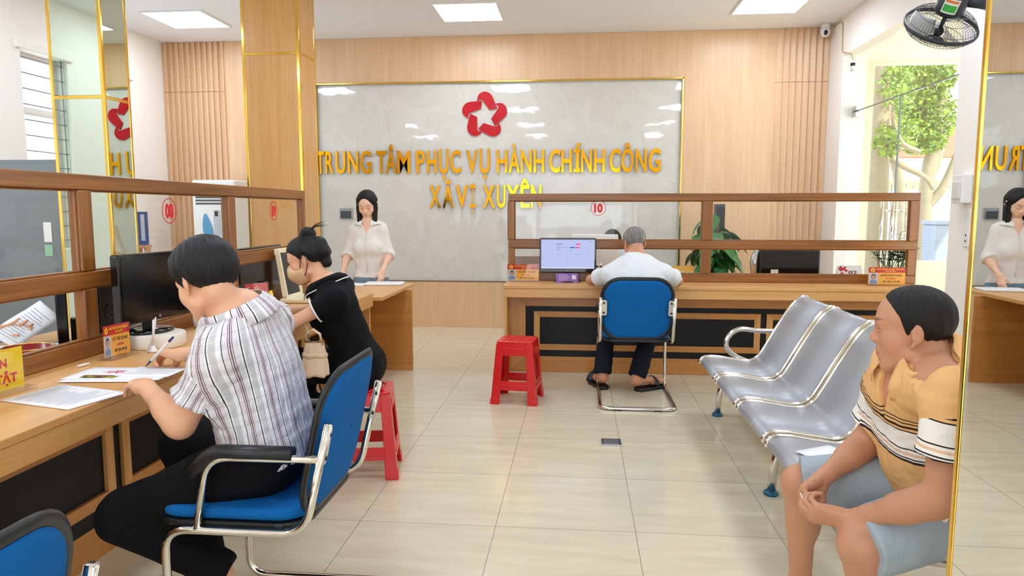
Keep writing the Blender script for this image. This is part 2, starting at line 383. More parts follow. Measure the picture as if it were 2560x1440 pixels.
# glass door
d = bpy.data.objects.new('door_1', None); COL.objects.link(d); d.location = (XR + .12, 6.5, 0); struct(d)
XG = XR + .12; ZTR = 2.36
YS = PX(2247, 330, XG).y
b = MB(); b.box((XG - .006, YD0 + .01, ZTR + .006), (XG + .006, YD1 - .005, ZD - .005)); b.build('transom_pane', GLASSD, d)
for ya, yb in ((YD0 + .01, YS - .004), (YS + .004, YD1 - .005)):
    b = MB(); b.box((XG - .006, ya, .01), (XG + .006, yb, ZTR - .006)); b.build('door_pane', GLASSD, d)
b = MB(); b.box((XG - .008, YD0 + .01, ZTR - .004), (XG + .008, YD1 - .005, ZTR + .004)); b.box((XG - .008, YS - .003, .01), (XG + .008, YS + .003, ZTR)); b.build('glass_joint', mat('joint_grey', (110, 120, 116), .4), d)
for zz in (ZTR - .055, ZTR + .008):
    b = MB(); b.box((XG - .02, YD1 - .13, zz), (XG + .02, YD1 - .02, zz + .047)); b.build('patch_fitting', STEEL, d, bevel=.004)
for yy in (YS - .11, YS + .11):
    for sx in (-1, 1):
        b = MB(); hx = XG + sx * .06
        b.tube([(hx, yy, .55), (hx, yy, 1.5)], .016, 12); b.tube([(XG, yy, .7), (hx, yy, .7)], .009, 8); b.tube([(XG, yy, 1.36), (hx, yy, 1.36)], .009, 8)
        b.build('door_handle', CHROME, d)
b = MB(); b.tube([(XG - .05, YD1 - .07, ZD - .17), (XG - .05, YD1 - .07, ZD - .06)], .022, 14); b.k = 1; b.tube([(XG - .05, YD1 - .07, ZD - .12), (XG - .05, YD1 - .07, ZD - .09)], .0235, 14)
b.build('door_contact', [WHITEP, BLKPL], d)

# ---------------------------------------------------------------- columns
def column(nm, x0, x1, y0, y1, faces, bandz, core, trims, w=.02, skin=None):
    root = bpy.data.objects.new(nm, None); COL.objects.link(root); root.location = ((x0 + x1) / 2, (y0 + y1) / 2, 0); struct(root)
    b = MB(); b.box((x0, y0, 0), (x1, y1, ZC - .001)); b.build('core', core, root)
    e = .006
    for f in faces:
        zs = [0] + bandz + [ZC - .002]
        for i in range(len(zs) - 1):
            a, c = zs[i] + (.012 if i else 0), zs[i + 1] - (.012 if i < len(zs) - 2 else 0)
            b = MB()
            if f == 'front': b.box((x0 + w, y0 - e, a), (x1 - w, y0, c))
            elif f == 'right': b.box((x1, y0 + w, a), (x1 + e, y1 - w, c))
            elif f == 'left': b.box((x0 - e, y0 + w, a), (x0, y1 - w, c))
            b.build('cladding', skin, root)
    for z in bandz:
        b = MB(); b.box((x0 - e, y0 - e - .002, z - .012), (x1 + e, y1, z + .012)); b.build('gold_band', GOLD, root, bevel=.003)
    for (cx, cy) in trims:
        b = MB(); sx = 1 if cx == x1 else -1; sy = 1 if cy == y1 else -1
        b.box((min(cx - sx * w, cx + sx * (e + .003)), min(cy - sy * w, cy + sy * (e + .003)), 0), (max(cx - sx * w, cx + sx * (e + .003)), max(cy - sy * w, cy + sy * (e + .003)), ZC - .002))
        b.build('gold_trim', GOLD, root, bevel=.004)
    return root
zb = PY(200, 243, 4.62).z
column('wall_column', -3.59, -3.22, 4.62, 4.89, ('front', 'right'), [zb], PAINT, [(-3.59, 4.62), (-3.22, 4.62), (-3.22, 4.89)], skin=MIRG, w=.016)
column('wall_column', -2.985, -2.475, 6.2, 6.57, ('front', 'right'), [PY(680, 134, 6.2).z], PAINT, [(-2.985, 6.2), (-2.475, 6.2), (-2.475, 6.57)], skin=WOODC)
column('wall_column', .862, 1.3, .9, 1.63, ('left',), [], PAINT, [(.862, 1.63), (.862, .9)], skin=MIRR, w=.01)

# ---------------------------------------------------------------- ceiling lights
LEDM = emit('led_diffuser', (226, 238, 255), LED)
k = 0
for ix, x in enumerate((-4.02, -1.1, 1.8)):
    for iy, y in enumerate((7.14, 4.75, 2.35, -.05, -2.45)):
        lab = ('flat square ceiling light nearest the ' + ['slatted corner beside the barred window', 'red star emblem', 'security camera'][ix]) if iy == 0 else 'flat square white ceiling light over the hall, seen only in reflections'
        if iy and ix == 2 and y == 2.35: pass
        t = thing('ceiling_light', lab, 'ceiling light', (x, y, ZC), 0, 'ceiling light panels')
        b = MB(); r = .3
        for (a, c) in (((-r - .02, -r - .02), (r + .02, -r)), ((-r - .02, r), (r + .02, r + .02)), ((-r - .02, -r), (-r, r)), ((r, -r), (r + .02, r))):
            b.box((x + a[0], y + a[1], ZC - .012), (x + c[0], y + c[1], ZC))
        b.build('frame', WHITEP, t)
        b = MB(); b.quad((x - r, y - r, ZC - .008), (x - r, y + r, ZC - .008), (x + r, y + r, ZC - .008), (x + r, y - r, ZC - .008)); b.build('diffuser', LEDM, t)

# ---------------------------------------------------------------- emblem and gold letters
EC = PY(1211.5, 289, YB); ER = .262
EMB = mat('red_emblem', (192, 6, 24), .4, spec=.3)
t = thing('wall_emblem', 'red star emblem of five circling hands on the marble panel', 'emblem', EC)
hand = [(-.34, .60), (-.25, .66), (-.16, .67), (-.09, .62), (.215, .19)]
ends = [(.215, .19), (.30, .20), (.385, .215), (.47, .235), (.575, .245)]
def handpoly():
    top = [(.55, .32), (.37, .76), (.30, .87), (.20, .95), (.08, .995), (-.04, 1.0), (-.16, .96), (-.26, .88), (-.32, .76)]
    p = list(hand[:4])
    up = Vector((-.42, .9)).normalized()
    for i in range(4):
        a, c = Vector(ends[i]), Vector(ends[i + 1]); dv = (c - a)
        p += [tuple(a + dv * .08 + up * .015), tuple(a + dv * .5 - up * .01), tuple(a + dv * .92 + up * .015)]
        if i < 3: p.append(tuple(c + up * (.36 + .03 * i)))
    return p + top
HP = handpoly(); hcx, hcy = sum(p_[0] for p_ in HP) / len(HP), sum(p_[1] for p_ in HP) / len(HP); HP = [(hcx + (x - hcx) * .95, hcy + .03 + (y - hcy) * .95) for x, y in HP]
for i in range(5):
    a = -2 * PI / 5 * i; ca, sa = math.cos(a), math.sin(a)
    pl = [((x * ca - y * sa) * ER, (x * sa + y * ca) * ER) for x, y in HP]
    bmm = bmesh.new(); fv = [bmm.verts.new((EC.x + p[0], YB - .001, EC.z + p[1])) for p in pl]
    f = bmm.faces.new(fv); g = bmesh.ops.extrude_face_region(bmm, geom=[f])
    bmesh.ops.translate(bmm, vec=(0, -.018, 0), verts=[v for v in g['geom'] if isinstance(v, bmesh.types.BMVert)])
    bmesh.ops.triangulate(bmm, faces=bmm.faces[:]); bmesh.ops.recalc_face_normals(bmm, faces=bmm.faces)
    me = bpy.data.meshes.new('hand'); bmm.to_mesh(me); bmm.free(); me.materials.append(EMB)
    o = bpy.data.objects.new('hand', me); COL.objects.link(o); attach(o, t)
def wall_letters(lab, seq, ytop, ybot):
    first = PY(780 + seq[0][1] / 2.723, (ytop + ybot) / 2, YB)
    t = thing('wall_lettering', lab, 'lettering', (first.x, YB, first.z))
    for s, a, c in seq:
        xa, xc = PY(780 + a / 2.723, (ytop + ybot) / 2, YB - .02).x, PY(780 + c / 2.723, (ytop + ybot) / 2, YB - .02).x
        z1, z0 = PY(1150, ytop, YB - .02).z, PY(1150, ybot, YB - .02).z
        b = MB(); put_text(b, s, (0, YB - .002, 0), (1, 0, 0), (0, 0, 1), xa, xc, z0, z1, .022, .02)
        if s in 'ÍỊ':
            w = xc - xa
            b.v = []; b.f = []; b.m = []; b.sm = []
            put_text(b, s, (0, YB - .002, 0), (1, 0, 0), (0, 0, 1), xa + w * .3, xc - w * .3 + (.03 if s == 'Í' else 0), z0, z1, .022, .02)
            cx = xa + w * .5
            for zz in (z0, z1 - .035): b.box((xa, YB - .024, zz), (xc, YB - .002, zz + .035))
        b.build('letter', LETTER, t)
R1 = [('T', 30, 85), ('R', 91, 145), ('U', 161, 227), ('N', 243, 315), ('G', 327, 403), ('T', 437, 505), ('Â', 500, 575), ('M', 580, 667), ('P', 710, 770), ('H', 783, 848), ('Ụ', 865, 930), ('C', 942, 1013),
      ('V', 1050, 1128), ('Ụ', 1142, 1210), ('H', 1257, 1330), ('À', 1338, 1415), ('N', 1422, 1495), ('H', 1510, 1580), ('C', 1615, 1690), ('H', 1698, 1768), ('Í', 1780, 1825), ('N', 1832, 1905), ('H', 1920, 1993), ('C', 2025, 2100), ('Ô', 2105, 2190), ('N', 2203, 2278), ('G', 2290, 2373)]
R2 = [('X', 800, 875), ('Ã', 890, 963), ('V', 980, 1060), ('Ị', 1073, 1115), ('X', 1163, 1245), ('U', 1258, 1318), ('Y', 1325, 1410), ('Ê', 1420, 1482), ('N', 1490, 1562)]
wall_letters('long upper row of gold mirror capital letters on the marble panel', R1, 375.5, 431)
wall_letters('short lower row of gold mirror capital letters below the long row', R2, 463, 518)

# ---------------------------------------------------------------- small fixtures
p = PY(866, 534, YB)
t = thing('switch_box', 'grey flush breaker box on the marble beside the standing woman', 'switch box', (p.x, YB, p.z))
b = MB(); b.cbox((p.x, YB - .008, p.z), (.15, .016, .125)); b.build('frame', mat('grey_box', (150, 152, 152), .4), t, bevel=.004)
b = MB(); b.cbox((p.x, YB - .014, p.z - .012), (.13, .012, .085)); b.build('cover', mat('smoked_cover', (78, 82, 86), .12), t, bevel=.006)
p = PY(2066, 76, 7.98)
t = thing('security_camera', 'white dome security camera under the ceiling at the slatted corner', 'camera', (p.x - .02, 7.95, ZC))
cx, cy = p.x - .02, 7.95
b = MB(); b.lathe([(.045, ZC - .05), (.048, ZC - .03), (.048, ZC), (.0, ZC)], (cx, cy, 0)); b.build('base', WHITEP, t)
b = MB(); b.lathe([(0, -.135), (.03, -.13), (.046, -.105), (.05, -.075), (.05, -.05)], (cx, cy, ZC)); b.build('head', WHITEP, t)
b = MB(); b.ball((cx - .006, cy - .036, ZC - .092), (.022, .02, .03)); b.build('lens', BLKGL, t)
q = [PX(2086, 65, XR - .008), PX(2103, 53, XR - .008), PX(2107, 60, XR - .008), PX(2105, 130, XR - .008), PX(2128, 134, XR - .008)]
b = MB(); b.tube([(cx + .04, cy, ZC - .02)] + fillet(q, .04, 4) + [(XG - .05, YD1 - .07, ZD - .06)], .006, 6)
tag(b.build('cable', mat('cable_beige', (206, 178, 130), .6)), 'beige cable running from the security camera to the door sensor', 'cable')
p = PX(2419, 472, XR); t = thing('electric_panel', 'white wall breaker cabinet beside the mirrored column', 'electric panel', (XR, p.y, p.z))
b = MB(); b.cbox((XR - .035, p.y, p.z), (.07, .13, .2)); b.build('body', WHITEP, t, bevel=.01); b = MB(); b.cbox((XR - .075, p.y, p.z - .01), (.012, .1, .12)); b.build('cover', mat('pale_cover', (222, 220, 216), .25), t, bevel=.005)
p = PX(2420, 570, XR); t = thing('wall_socket', 'white double wall socket below the breaker cabinet', 'socket', (XR, p.y, p.z))
b = MB(); b.cbox((XR - .006, p.y, p.z), (.012, .075, .26)); b.build('plate', WHITEP, t, bevel=.004)
b = MB()
for dz in (-.09, -.05):
    b = MB(); b.cbox((XR - .013, p.y, p.z + dz), (.002, .012, .012)); b.build('socket_hole', BLKPL, t)
p = PZ(1528, 1107, 0); t = thing('floor_socket', 'square metal floor socket plate set in the tiles', 'floor socket', (p.x, p.y, 0))
b = MB(); b.cbox((p.x, p.y, .004), (.115, .115, .008)); b.build('plate', STEEL, t, bevel=.002); b = MB(); b.cbox((p.x, p.y, .0085), (.085, .085, .003)); b.build('lid', mat('plate_grey', (150, 152, 154), .35, .7), t, bevel=.001)

# ---------------------------------------------------------------- wall fan
fc = Vector(PY(2352, 66, 4.55)); wy = fc.y + .02
t = thing('wall_fan', 'black wall fan tilted down near the top of the glass door', 'fan', (XR, wy, fc.z + .2))
ax = Vector((-.065, .675, -.73)).normalized()           # the way the fan blows
qz = ax.to_track_quat('Z', 'Y').to_matrix().to_4x4(); FM = Matrix.Translation(fc) @ qz
def fp(r, a, z): return FM @ Vector((r * math.cos(a), r * math.sin(a), z))
WIRE = mat('fan_wire', (40, 42, 46), .35, .4); FANP = mat('fan_plastic', (42, 48, 56), .35)
R = .2; b = MB()
for sgn, hh in ((1, .075), (-1, .085)):
    for j in range(64):
        a = 2 * PI * j / 64; pr = []
        for i in range(7):
            u = i / 6; r = .05 + (R - .05) * u; pr.append(fp(r, a + .25 * u * sgn, sgn * hh * math.sqrt(max(0, 1 - u ** 2.6)) + .0))
        b.tube(pr, .001, 4, caps=False)
    for r in (.1, .15, .195): b.tube([fp(r, 2 * PI * j / 40, sgn * hh * math.sqrt(1 - (max(0, (r - .05) / (R - .05))) ** 2.6)) for j in range(40)], .0015, 4, closed=True)
b.build('guard', WIRE, t)
b = MB(); b.tube([fp(R + .003, 2 * PI * j / 60, 0) for j in range(60)], .006, 8, closed=True, r2=.013); b.build('guard_ring', FANP, t)
b = MB(); b.lathe([(0, .092), (.045, .09), (.05, .083), (.05, .078)], n=24, M=None, c=(0, 0, 0)); b.v = [tuple(FM @ Vector(v)) for v in b.v]; b.build('guard_badge', BLKPL, t)
for kk in range(3):
    b = MB()
    def bl(u, v, kk=kk):
        r = .035 + .14 * u; a = 2 * PI * kk / 3 + (v - .5) * (1.15 - .35 * u) + .5 * u
        return fp(r, a, .03 - .06 * v + .006 * math.sin(PI * u))
    b.grid(bl, 12, 8); b.build('blade', mat('fan_blade', (170, 168, 160), .3), t, solid=.002)
b = MB(); b.lathe([(0, -.235), (.05, -.232), (.072, -.21), (.08, -.16), (.082, -.10), (.072, -.085), (0, -.085)], n=28); b.v = [tuple(FM @ Vector(v)) for v in b.v]; b.build('motor', FANP, t)
b = MB(); b.cyl(fp(0, 0, -.085), fp(0, 0, .04), .012); b.ball(fp(0, 0, .03), .03); b.build('hub', BLKPL, t)
tow = (Vector((0, 0, CAM_H)) - fc); tl = qz.to_3x3().inverted() @ tow; aa = math.atan2(tl.y, tl.x)
b = MB()
for i, (m0, (u0, u1, z0, z1)) in enumerate(((0, (-.5, .5, -.2, -.115)), (1, (-.42, .42, -.165, -.125)), (2, (-.42, .42, -.192, -.178)))):
    b.k = m0; b.grid(lambda u, v: fp(.0825 + .0006 * (m0 + 1), aa + u0 + (u1 - u0) * u, z0 + (z1 - z0) * v), 8, 1)
b.build('sticker', [mat('sticker_white', (232, 236, 224), .5), mat('sticker_green', (60, 176, 70), .5), mat('sticker_orange', (230, 120, 60), .5)], t)
mtop = fp(0, 0, -.17)
b = MB(); b.tube([mtop + Vector((.06, 0, -.01)), mtop + Vector((.15, .0, -.03)), Vector((XR - .06, wy, mtop.z - .05)), Vector((XR - .005, wy, mtop.z - .05))], [.035, .03, .036, .04], 12); b.build('bracket', FANP, t)
b = MB(); b.cbox((XR - .012, wy, mtop.z - .05), (.024, .12, .17)); b.build('wall_plate', FANP, t, bevel=.01)
b = MB(); b.tube([(XR - .12, wy - .03, mtop.z - .07), (XR - .13, wy - .05, mtop.z - .12), (XR - .09, wy - .05, mtop.z - .16), (XR - .13, wy - .04, mtop.z - .19), (XR - .10, wy - .05, mtop.z - .2)], .008, 6); b.build('cord', BLKPL, t)
# ================================================================= counters and partitions
CLX, CLY0, CLY1 = -1.505, .55, 5.05       # left counter front edge and its two ends
def mitre_frame(mb, o, ux, uz, n, u0, u1, z0, z1, w, th):
    """four mitred boards on the plane through o (axes ux, uz), standing th out along n"""
    o, ux, uz, n = map(Vector, (o, ux, uz, n))
    P = lambda u, z, d: o + ux * u + uz * z + n * d
    out = [(u0, z0), (u1, z0), (u1, z1), (u0, z1)]; inn = [(u0 + w, z0 + w), (u1 - w, z0 + w), (u1 - w, z1 - w), (u0 + w, z1 - w)]
    for i in range(4):
        j = (i + 1) % 4; q = [out[i], out[j], inn[j], inn[i]]
        vs = [P(*p, 0) for p in q] + [P(*p, th) for p in q]
        mb.k = i % 2
        mb.add(vs, [(3, 2, 1, 0), (4, 5, 6, 7), (0, 1, 5, 4), (1, 2, 6, 5), (2, 3, 7, 6), (3, 0, 4, 7)])
t = thing('service_counter', 'long oak service counter with black panels along the left partition', 'counter', (-1.9, 2.8, 0))
b = MB(); b.box((-2.62, CLY0, ZT - .026), (CLX, CLY1, ZT)); b.build('worktop', WOODY, t, bevel=.003)
b = MB(); b.box((CLX - .024, CLY0, ZT - .10), (CLX - .004, CLY1, ZT - .027)); b.build('apron', WOODY, t, bevel=.002)
PXc = -1.862
b = MB(); b.box((PXc - .02, CLY0, .134), (PXc - .004, CLY1 - .03, .6)); b.build('black_panel', BLACKP, t)
b = MB(); b.box((PXc - .02, CLY0, 0), (PXc, CLY1 - .03, .133)); b.build('plinth', WOODPY, t, bevel=.002)
b = MB(); b.box((PXc - .02, CLY0, .58), (PXc, CLY1 - .03, ZT - .027)); b.build('top_board', WOODPY, t)
for ya, yb in ((.75, 2.585), (2.64, 4.47), (4.53, 4.96)):
    b = MB(); mitre_frame(b, (PXc - .004, 0, 0), (0, 1, 0), (0, 0, 1), (1, 0, 0), ya, yb, .205, .535, .048, .016); b.build('panel_frame', [WOODPY, WOODZ], t, bevel=.0015)
for yy in (CLY1 - .028, CLY0):
    b = MB(); b.box((-2.6, yy, 0), (CLX - .024 if yy > 3 else PXc, yy + .026, ZT - .027)); b.build('end_panel', WOODZ, t, bevel=.002)

C10X0, C10X1, C10Y = -.605, 2.765, 5.67
t = thing('service_counter', 'oak service counter under window 10, standing across the far right of the hall', 'counter', (1.0, 6.1, 0))
b = MB(); b.box((C10X0, C10Y, ZT - .026), (C10X1, 6.72, ZT)); b.build('worktop', WOODX, t, bevel=.003)
b = MB(); b.box((C10X0 + .003, C10Y + .006, ZT - .10), (C10X1 - .001, C10Y + .028, ZT - .027)); b.build('apron', WOODX, t, bevel=.002)
PY10 = 5.9
b = MB(); b.box((-.45, PY10, .12), (2.70, PY10 + .02, .6)); b.build('black_panel', BLACKP, t)
b = MB(); o_ = (0, PY10, 0)
mitre_frame(b, o_, (1, 0, 0), (0, 0, 1), (0, -1, 0), -.578, 2.76, -.004, .70, .137, .012); b.v = [(x, y, max(z, .001)) for x, y, z in b.v]
b.build('outer_frame', [WOODP, WOODZ], t, bevel=.0015)
for xa, xb in ((-.37, 1.494), (1.542, 2.6)):
    b = MB(); mitre_frame(b, o_, (1, 0, 0), (0, 0, 1), (0, -1, 0), xa, xb, .189, .52, .05, .012); b.build('panel_frame', [WOODP, WOODZ], t, bevel=.0015)
for xx in (C10X0 + .004, C10X1 - .026):
    b = MB(); b.box((xx, C10Y + .012, 0), (xx + .024, C10Y + .029, ZT - .101)); b.box((xx, C10Y + .03, 0), (xx + .024, 6.7, ZT - .027)); b.build('end_panel', WOODZ, t, bevel=.002)

t = thing('desk', 'plain oak desk with an open knee space in front of the standing woman', 'desk', (-1.8, 5.6, 0))
DX = -1.45; DZ = .722
b = MB(); b.box((-2.75, 5.085, DZ - .028), (DX, 6.12, DZ)); b.build('desktop', WOODY, t, bevel=.003)
b = MB(); b.box((-2.73, 5.83, 0), (DX + .045, 5.856, DZ - .029)); b.build('end_panel', WOODP, t, bevel=.002)
b = MB(); b.box((-2.73, 5.10, 0), (-2.2, 5.126, DZ - .029)); b.build('end_panel', WOODP, t, bevel=.002)

def decal(parent, s, cen, ux, uy, r):
    cen, ux, uy = Vector(cen), Vector(ux), Vector(uy); n = ux.cross(uy)
    g = MB()
    ring = []
    for k in range(48):
        a = 2 * PI * k / 48
        for q in (r, r * .93):
            for d in (.0006, .002): ring.append(cen + ux * (q * math.cos(a)) + uy * (q * math.sin(a)) + n * d)
    fs = []
    for k in range(48):
        i, j = k * 4, ((k + 1) % 48) * 4
        fs += [(i + 1, j + 1, j + 3, i + 3), (i, i + 2, j + 2, j), (i, j, j + 1, i + 1), (i + 2, i + 3, j + 3, j + 2)]
    g.add(ring, fs); put_text(g, s, cen + n * .0006, ux, uy, -r * .56, r * .56, -r * .52, r * .52, .0014, .055)
    return g.build('number_decal', REDN, parent)
def partition(lab, loc, P, posts, u0, u1, mats, decals, ux, n):
    """P(u, d, z): along, depth behind the face, height"""
    t = thing('glass_partition', lab, 'partition', loc)
    def bx(mb, a, c, z0, z1, d0=0.0, d1=.05):
        q = [P(a, d0, z0), P(c, d0, z0), P(c, d1, z0), P(a, d1, z0), P(a, d0, z1), P(c, d0, z1), P(c, d1, z1), P(a, d1, z1)]
        mb.add(q, [(3, 2, 1, 0), (4, 5, 6, 7), (0, 1, 5, 4), (1, 2, 6, 5), (2, 3, 7, 6), (3, 0, 4, 7)])
    HM, VM = mats
    for nm, z0, z1 in (('bottom_rail', ZT + .001, .83), ('middle_rail', 1.043, 1.112), ('top_rail', 1.445, 1.507)):
        b = MB(); bx(b, u0, u1, z0, z1)
        if nm != 'bottom_rail': bx(b, u0, u1, z0 - .008, z0, .012, .038)
        if nm != 'top_rail': bx(b, u0, u1, z1, z1 + .008, .012, .038)
        b.build(nm, HM, t, bevel=.006)
    for a, c in posts:
        b = MB(); bx(b, a, c, .831, 1.042); bx(b, a, c, 1.113, 1.444); bx(b, a - .008, c + .008, 1.113, 1.444, .012, .038); b.build('post', VM, t, bevel=.006)
    for i in range(len(posts) - 1):
        b = MB(); a, c = posts[i][1] + .004, posts[i + 1][0] - .004; q = [P(a, .025, 1.115), P(c, .025, 1.115), P(c, .025, 1.443), P(a, .025, 1.443)]; b.quad(*q)
        g = b.build('pane', GLASS, t)
        for s, u, z, r in decals:
            if a < u < c: decal(g, s, P(u, .023, z), ux, (0, 0, 1), r)
    return t
PLX = -2.0
p8, p9 = PX(433, 515, PLX), PX(692, 518, PLX)
partition('brown framed glass partition with windows 08 and 09 on the left counter', (PLX, 3, ZT), lambda u, d, z: Vector((PLX - d, u, z)), [(.6, .68), (1.4, 1.485), (2.675, 2.755), (3.9, 3.985), (5.0, 5.045)], .6, 5.045, (FRY, FRZ), [('08', p8.y, 1.36, .062), ('09', p9.y, 1.36, .062)], (0, 1, 0), (1, 0, 0))
P10Y = 6.06; p10 = PY(1496, 520, P10Y)
partition('brown framed glass partition with window 10 on the far right counter', (1, P10Y, ZT), lambda u, d, z: Vector((u, P10Y + d, z)), [(-.605, -.55), (1.03, 1.112), (2.69, 2.765)], -.605, 2.765, (FRX, FRZ), [('10', p10.x, p10.z, .065)], (1, 0, 0), (0, -1, 0))

# ================================================================= visitor chairs
def make_chair(lab):
    t = thing('visitor_chair', lab, 'chair', (0, 0, 0), 0, 'blue visitor chairs'); w = .255
    def yz(z): return -.075 - .09 * (z - .47) / .41
    half = [(-w, -.162, .758), (-w, -.083, .425), (-w, .345, .425), (-w, .345, .014), (-w, -.33, .014)]
    pts = half + [(-x, y, z) for x, y, z in reversed(half)]
    b = MB(); b.tube(fillet(pts, .075, 7), .0125, 12); b.build('frame', CHROME, t)
    for s in (-1, 1):
        b = MB(); b.tube(fillet([(s * w, -.135, .652), (s * w, .205, .648), (s * w, .245, .43)], .07, 6), .0115, 12); b.build('arm_tube', CHROME, t)
        b = MB(); b.tube(fillet([(s * w, -.055, .667), (s * w, -.03, .672), (s * w, .18, .668), (s * w, .235, .63), (s * w, .243, .60)], .06, 6), [.017] + [.024] * 20, 14, r2=.017) if False else b.tube(fillet([(s * w, -.055, .668), (s * w, .19, .668), (s * w, .247, .60)], .07, 7), .027, 14, r2=.02)
        b.build('armrest', BLKPL, t)
        b = MB(); zc = .685
        M = Matrix.Translation((s * (w - .022), yz(zc) - .026, zc)) @ Matrix.Rotation(.21, 4, 'X')
        b.prism(rrect(.04, .115, .014, 4), -.002, .002, M @ Matrix.Rotation(PI / 2, 4, 'X')); br = b.build('bracket', mat('bracket_white', (220, 218, 208), .25, .6), t)
        for dz in (-.036, .036):
            b = MB(); c = M @ Vector((0, -.004, dz)); b.ball(c, (.0075, .004, .0075), 12); b.build('bolt', BLKPL, br)
        b = MB(); b.tube([(s * .16, -.33, .004), (s * .11, -.33, .004)], .0145, 8, r2=.0045); b.build('foot_pad', BLKPL, t)
    b = MB(); b.prism(rrect(.475, .475, .09, 6, 0, .165), .449, .486); 
    b.build('seat', BLUEF, t, bevel=.017, segs=3)
    b = MB(); b.prism(rrect(.482, .482, .09, 6, 0, .165), .428, .448); b.build('seat_shell', BLKPL, t, bevel=.006)
    ol = rrect(.475, .425, .12, 8, 0, .672)
    def bp(x, z, d): return Vector((x, yz(z) - .33 * (.056 - x * x) + .018 + d, z))
    b = MB(); n = len(ol)
    for sgn in (1, -1):
        rings = []
        for sc, d in ((.985, .0), (.97, .012), (.90, .017), (.6, .02), (.3, .021), (.02, .021)):
            rings.append([bp(x * sc, .672 + (z - .672) * sc, sgn * d) for x, z in ol])
        vs = [v for r_ in rings for v in r_]; b.add(vs, [(i * n + j, i * n + (j + 1) % n, (i + 1) * n + (j + 1) % n, (i + 1) * n + j) for i in range(5) for j in range(n)], True)
    b.build('backrest', BLUEF, t)
    b = MB(); b.tube([bp(x, z, 0) for x, z in ol], .010, 8, closed=True, r2=.021); b.build('rim', BLKPL, t)
    return t
ch1 = make_chair('blue chrome armed chair holding the man in the plaid shirt'); ch1.location = (-.865, 2.145, 0); ch1.rotation_euler = (0, 0, PI / 2)
c2 = copy_tree(ch1); c2.location = (.415, 5.09, 0); c2.rotation_euler = (0, 0, 0); c2['label'] = 'blue chrome armed chair holding the grey haired man at window 10'
c3 = copy_tree(ch1); c3.location = (-.985, .82, 0); c3.rotation_euler = (0, 0, PI / 2); c3['label'] = 'empty blue chair cut off by the bottom corner, backrest top only in view'

# ================================================================= plastic stools
def make_stool(lab):
    t = thing('plastic_stool', lab, 'stool', (0, 0, 0), 0, 'red plastic stools'); hb, ht, H = .165, .128, .445
    def hs(z): return hb + (ht - hb) * z / H
    def pc(mb, k, u0, u1, z0, z1, th=.012, grow=0.0):
        """a curved-in plate on side k, u in -1..1 across the side"""
        vs = []
        for d in (0, -th):
            for z in (z0, z1):
                for u in (u0, u1):
                    h = hs(z) + grow + d; x, y = u * (hs(z) + grow) if d == 0 else max(-h, min(h, u * (hs(z) + grow))), -h
                    for _ in range(k): x, y = -y, x
                    vs.append((x, y, z))
        mb.add(vs, [(0, 1, 3, 2), (4, 6, 7, 5), (0, 2, 6, 4), (1, 5, 7, 3), (2, 3, 7, 6), (0, 4, 5, 1)])
    b = MB(); top = rrect(2 * ht + .004, 2 * ht + .004, .03, 5); b.prism(top, H - .016, H)
    for i in range(4):
        for j in range(3):
            cx, cy = -.084 + .056 * i, -.075 + .075 * j; b.cbox((cx, cy, H + .001), (.011, .052, .006), Matrix.Translation((cx, cy, 0)) @ Matrix.Rotation(.5 if (i + j) % 2 else -.5, 4, 'Z') @ Matrix.Translation((-cx, -cy, 0)))
    b.build('seat', REDP, t, bevel=.004)
    for k in range(4):
        b = MB(); pc(b, k, -1, -.62, 0, H - .012); k2 = (k + 3) % 4; pc(b, k2, .62, 1, 0, H - .012)
        pc(b, k, -1, -.60, 0, .042, .013, .004); pc(b, k2, .60, 1, 0, .042, .013, .004)
        b.build('leg', REDP, t, bevel=.003)
    for k in range(4):
        b = MB(); pc(b, k, -.63, .63, .345, H - .012); pc(b, k, -.57, .57, .357, .40, .004, .003); b.build('side_panel', REDP, t, bevel=.004)
        b = MB(); pc(b, k, -.63, .63, .10, .165); pc(b, k, -.63, .63, .125, .14, .006, .004); b.build('rail', REDP, t, bevel=.003)
    return t
s1 = make_stool('empty red plastic stool in the open beside the counter of window 10'); s1.location = (-.43, 4.99, 0); s1.rotation_euler = (0, 0, -.10)
s2 = copy_tree(s1); s2.location = (-1.095, 3.52, 0); s2.rotation_euler = (0, 0, .19); s2['label'] = 'red plastic stool under the woman in the black polo shirt'

# ================================================================= steel bench
def perforated():
    m, nt, bb = nodes('perforated_steel'); uv = N(nt, 'ShaderNodeUVMap'); sx = N(nt, 'ShaderNodeSeparateXYZ'); L(nt, uv.outputs[0], sx.inputs[0]); sq = []
    for k in (0, 1):
        p = N(nt, 'ShaderNodeMath', operation='PINGPONG'); p.inputs[1].default_value = .5; s_ = N(nt, 'ShaderNodeMath', operation='MULTIPLY'); s_.inputs[1].default_value = 1 / .0085
        L(nt, sx.outputs[k], s_.inputs[0]); L(nt, s_.outputs[0], p.inputs[0]); q = N(nt, 'ShaderNodeMath', operation='POWER'); q.inputs[1].default_value = 2; L(nt, p.outputs[0], q.inputs[0]); sq.append(q)
    a = N(nt, 'ShaderNodeMath', operation='ADD'); L(nt, sq[0].outputs[0], a.inputs[0]); L(nt, sq[1].outputs[0], a.inputs[1])
    lt = N(nt, 'ShaderNodeMath', operation='LESS_THAN'); lt.inputs[1].default_value = .07; L(nt, a.outputs[0], lt.inputs[0])
    mx = N(nt, 'ShaderNodeMix', data_type='RGBA'); mx.inputs[6].default_value = lin((204, 206, 210)); mx.inputs[7].default_value = lin((136, 138, 146)); L(nt, lt.outputs[0], mx.inputs[0]); L(nt, mx.outputs[2], bb.inputs['Base Color'])
    bb.inputs['Metallic'].default_value = .25; bb.inputs['Roughness'].default_value = .4
    return m
PERF = perforated()
